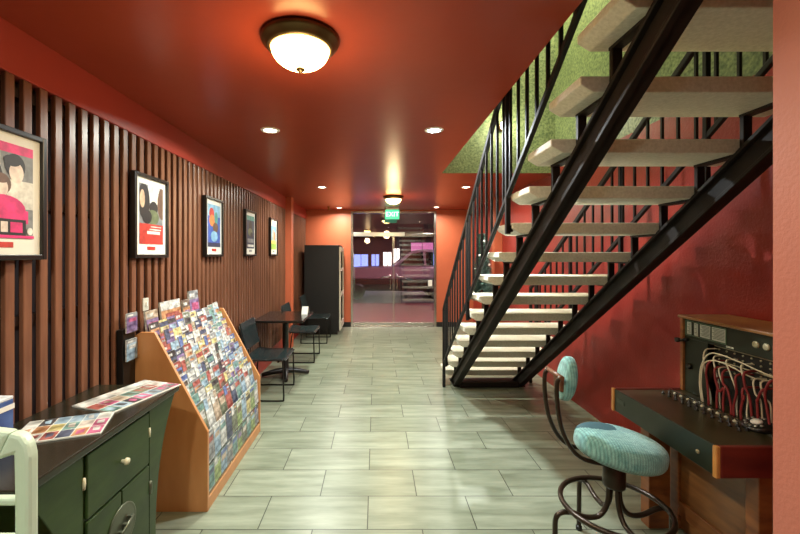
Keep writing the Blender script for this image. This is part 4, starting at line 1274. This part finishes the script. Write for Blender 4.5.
# darker worn patch on the far left of the top
for f in bm.faces:
    c = Ms.inverted() @ (f.calc_center_median() - Vector((cx, cy, cz)))
    if c.z > 0.02 and ((c.x + 0.10) / 0.095) ** 2 + ((c.y - 0.06) / 0.075) ** 2 < 1:
        f.material_index = 1
seat = obj('seat', bm, [TEAL, DTEAL], t)
bm = BM(); add_lathe(bm, [(0, 0), (0.048, 0), (0.05, 0.01), (0.05, 0.13), (0.04, 0.14), (0, 0.14)], (1.145, cy, 0.415), 24)
obj('column', bm, TUBE, t)
for k in range(4):
    a = PI + k * PI / 2 + 0.06
    dx, dy = math.cos(a), math.sin(a)
    prof = [(0.022, 0.50), (0.026, 0.40), (0.036, 0.325), (0.075, 0.275), (0.14, 0.27), (0.21, 0.295), (0.262, 0.296), (0.288, 0.27), (0.292, 0.2), (0.295, 0.012)]
    bm = BM(); add_tube(bm, spline([(1.145 + r * dx, cy + r * dy, z) for r, z in prof], 6), 0.012, 10)
    leg = obj('leg', bm, TUBE, t)
    bm = BM(); add_lathe(bm, [(0, 0), (0.016, 0), (0.016, 0.02), (0.012, 0.024), (0, 0.024)], (1.145 + 0.295 * dx, cy + 0.295 * dy, 0), 14)
    obj('rubber_foot', bm, BLACK, leg)
bm = BM(); add_tube(bm, [(1.145 + 0.235 * math.cos(2 * PI * k / 40), cy + 0.235 * math.sin(2 * PI * k / 40), 0.322) for k in range(40)], 0.0125, 10, 0, True)
obj('foot_ring', bm, TUBE, t)
for yy in (cy - 0.045, cy + 0.09):
    bm = BM()
    add_tube(bm, spline([(0.868, yy, 0.955), (0.85, yy, 0.92), (0.852, yy, 0.82), (0.872, yy, 0.71), (0.915, yy, 0.62), (0.97, yy, 0.57), (1.05, yy, 0.548), (1.14, yy, 0.54)], 6), 0.0105, 10)
    obj('back_tube', bm, TUBE, t)
Mb = Matrix.Rotation(math.radians(8), 4, 'Y') @ Matrix.Rotation(math.radians(90), 4, 'Y')
bm = BM(); add_ellipsoid(bm, (0.927, cy + 0.02, 0.925), 0.108, 0.064, 0.032, Mb, 0, 0.6, 36, 16)
back = obj('backrest', bm, TEAL, t)
bm = BM(); add_box(bm, 0.878, 0.897, cy - 0.02, cy + 0.06, 0.87, 0.94, 0.006); add_tube(bm, [(0.868, cy - 0.06, 0.95), (0.868, cy + 0.105, 0.95)], 0.011)
obj('bracket', bm, mat('bracket_brown', (112, 74, 50), 0.4, var=0.1), back)

# ------------------------------------------------------------------ world, camera, view
w = bpy.data.worlds.new('night'); scene.world = w; w.use_nodes = True
w.node_tree.nodes['Background'].inputs[0].default_value = (0.010, 0.010, 0.018, 1)
w.node_tree.nodes['Background'].inputs[1].default_value = 1.0
cam = bpy.data.cameras.new('camera'); co = bpy.data.objects.new('camera', cam); COL.objects.link(co)
co.location = (0, 0, 1.53); co.rotation_euler = (PI / 2, 0, 0)
cam.sensor_width = 36; cam.lens = 395 / 800 * 36
cam.shift_x = 0.03; cam.shift_y = -0.01625
cam.clip_start = 0.02
scene.camera = co
vs = scene.view_settings
vs.view_transform = 'Standard'; vs.look = 'None'; vs.gamma = 1.0; vs.exposure = 0.95
vs.use_curve_mapping = False
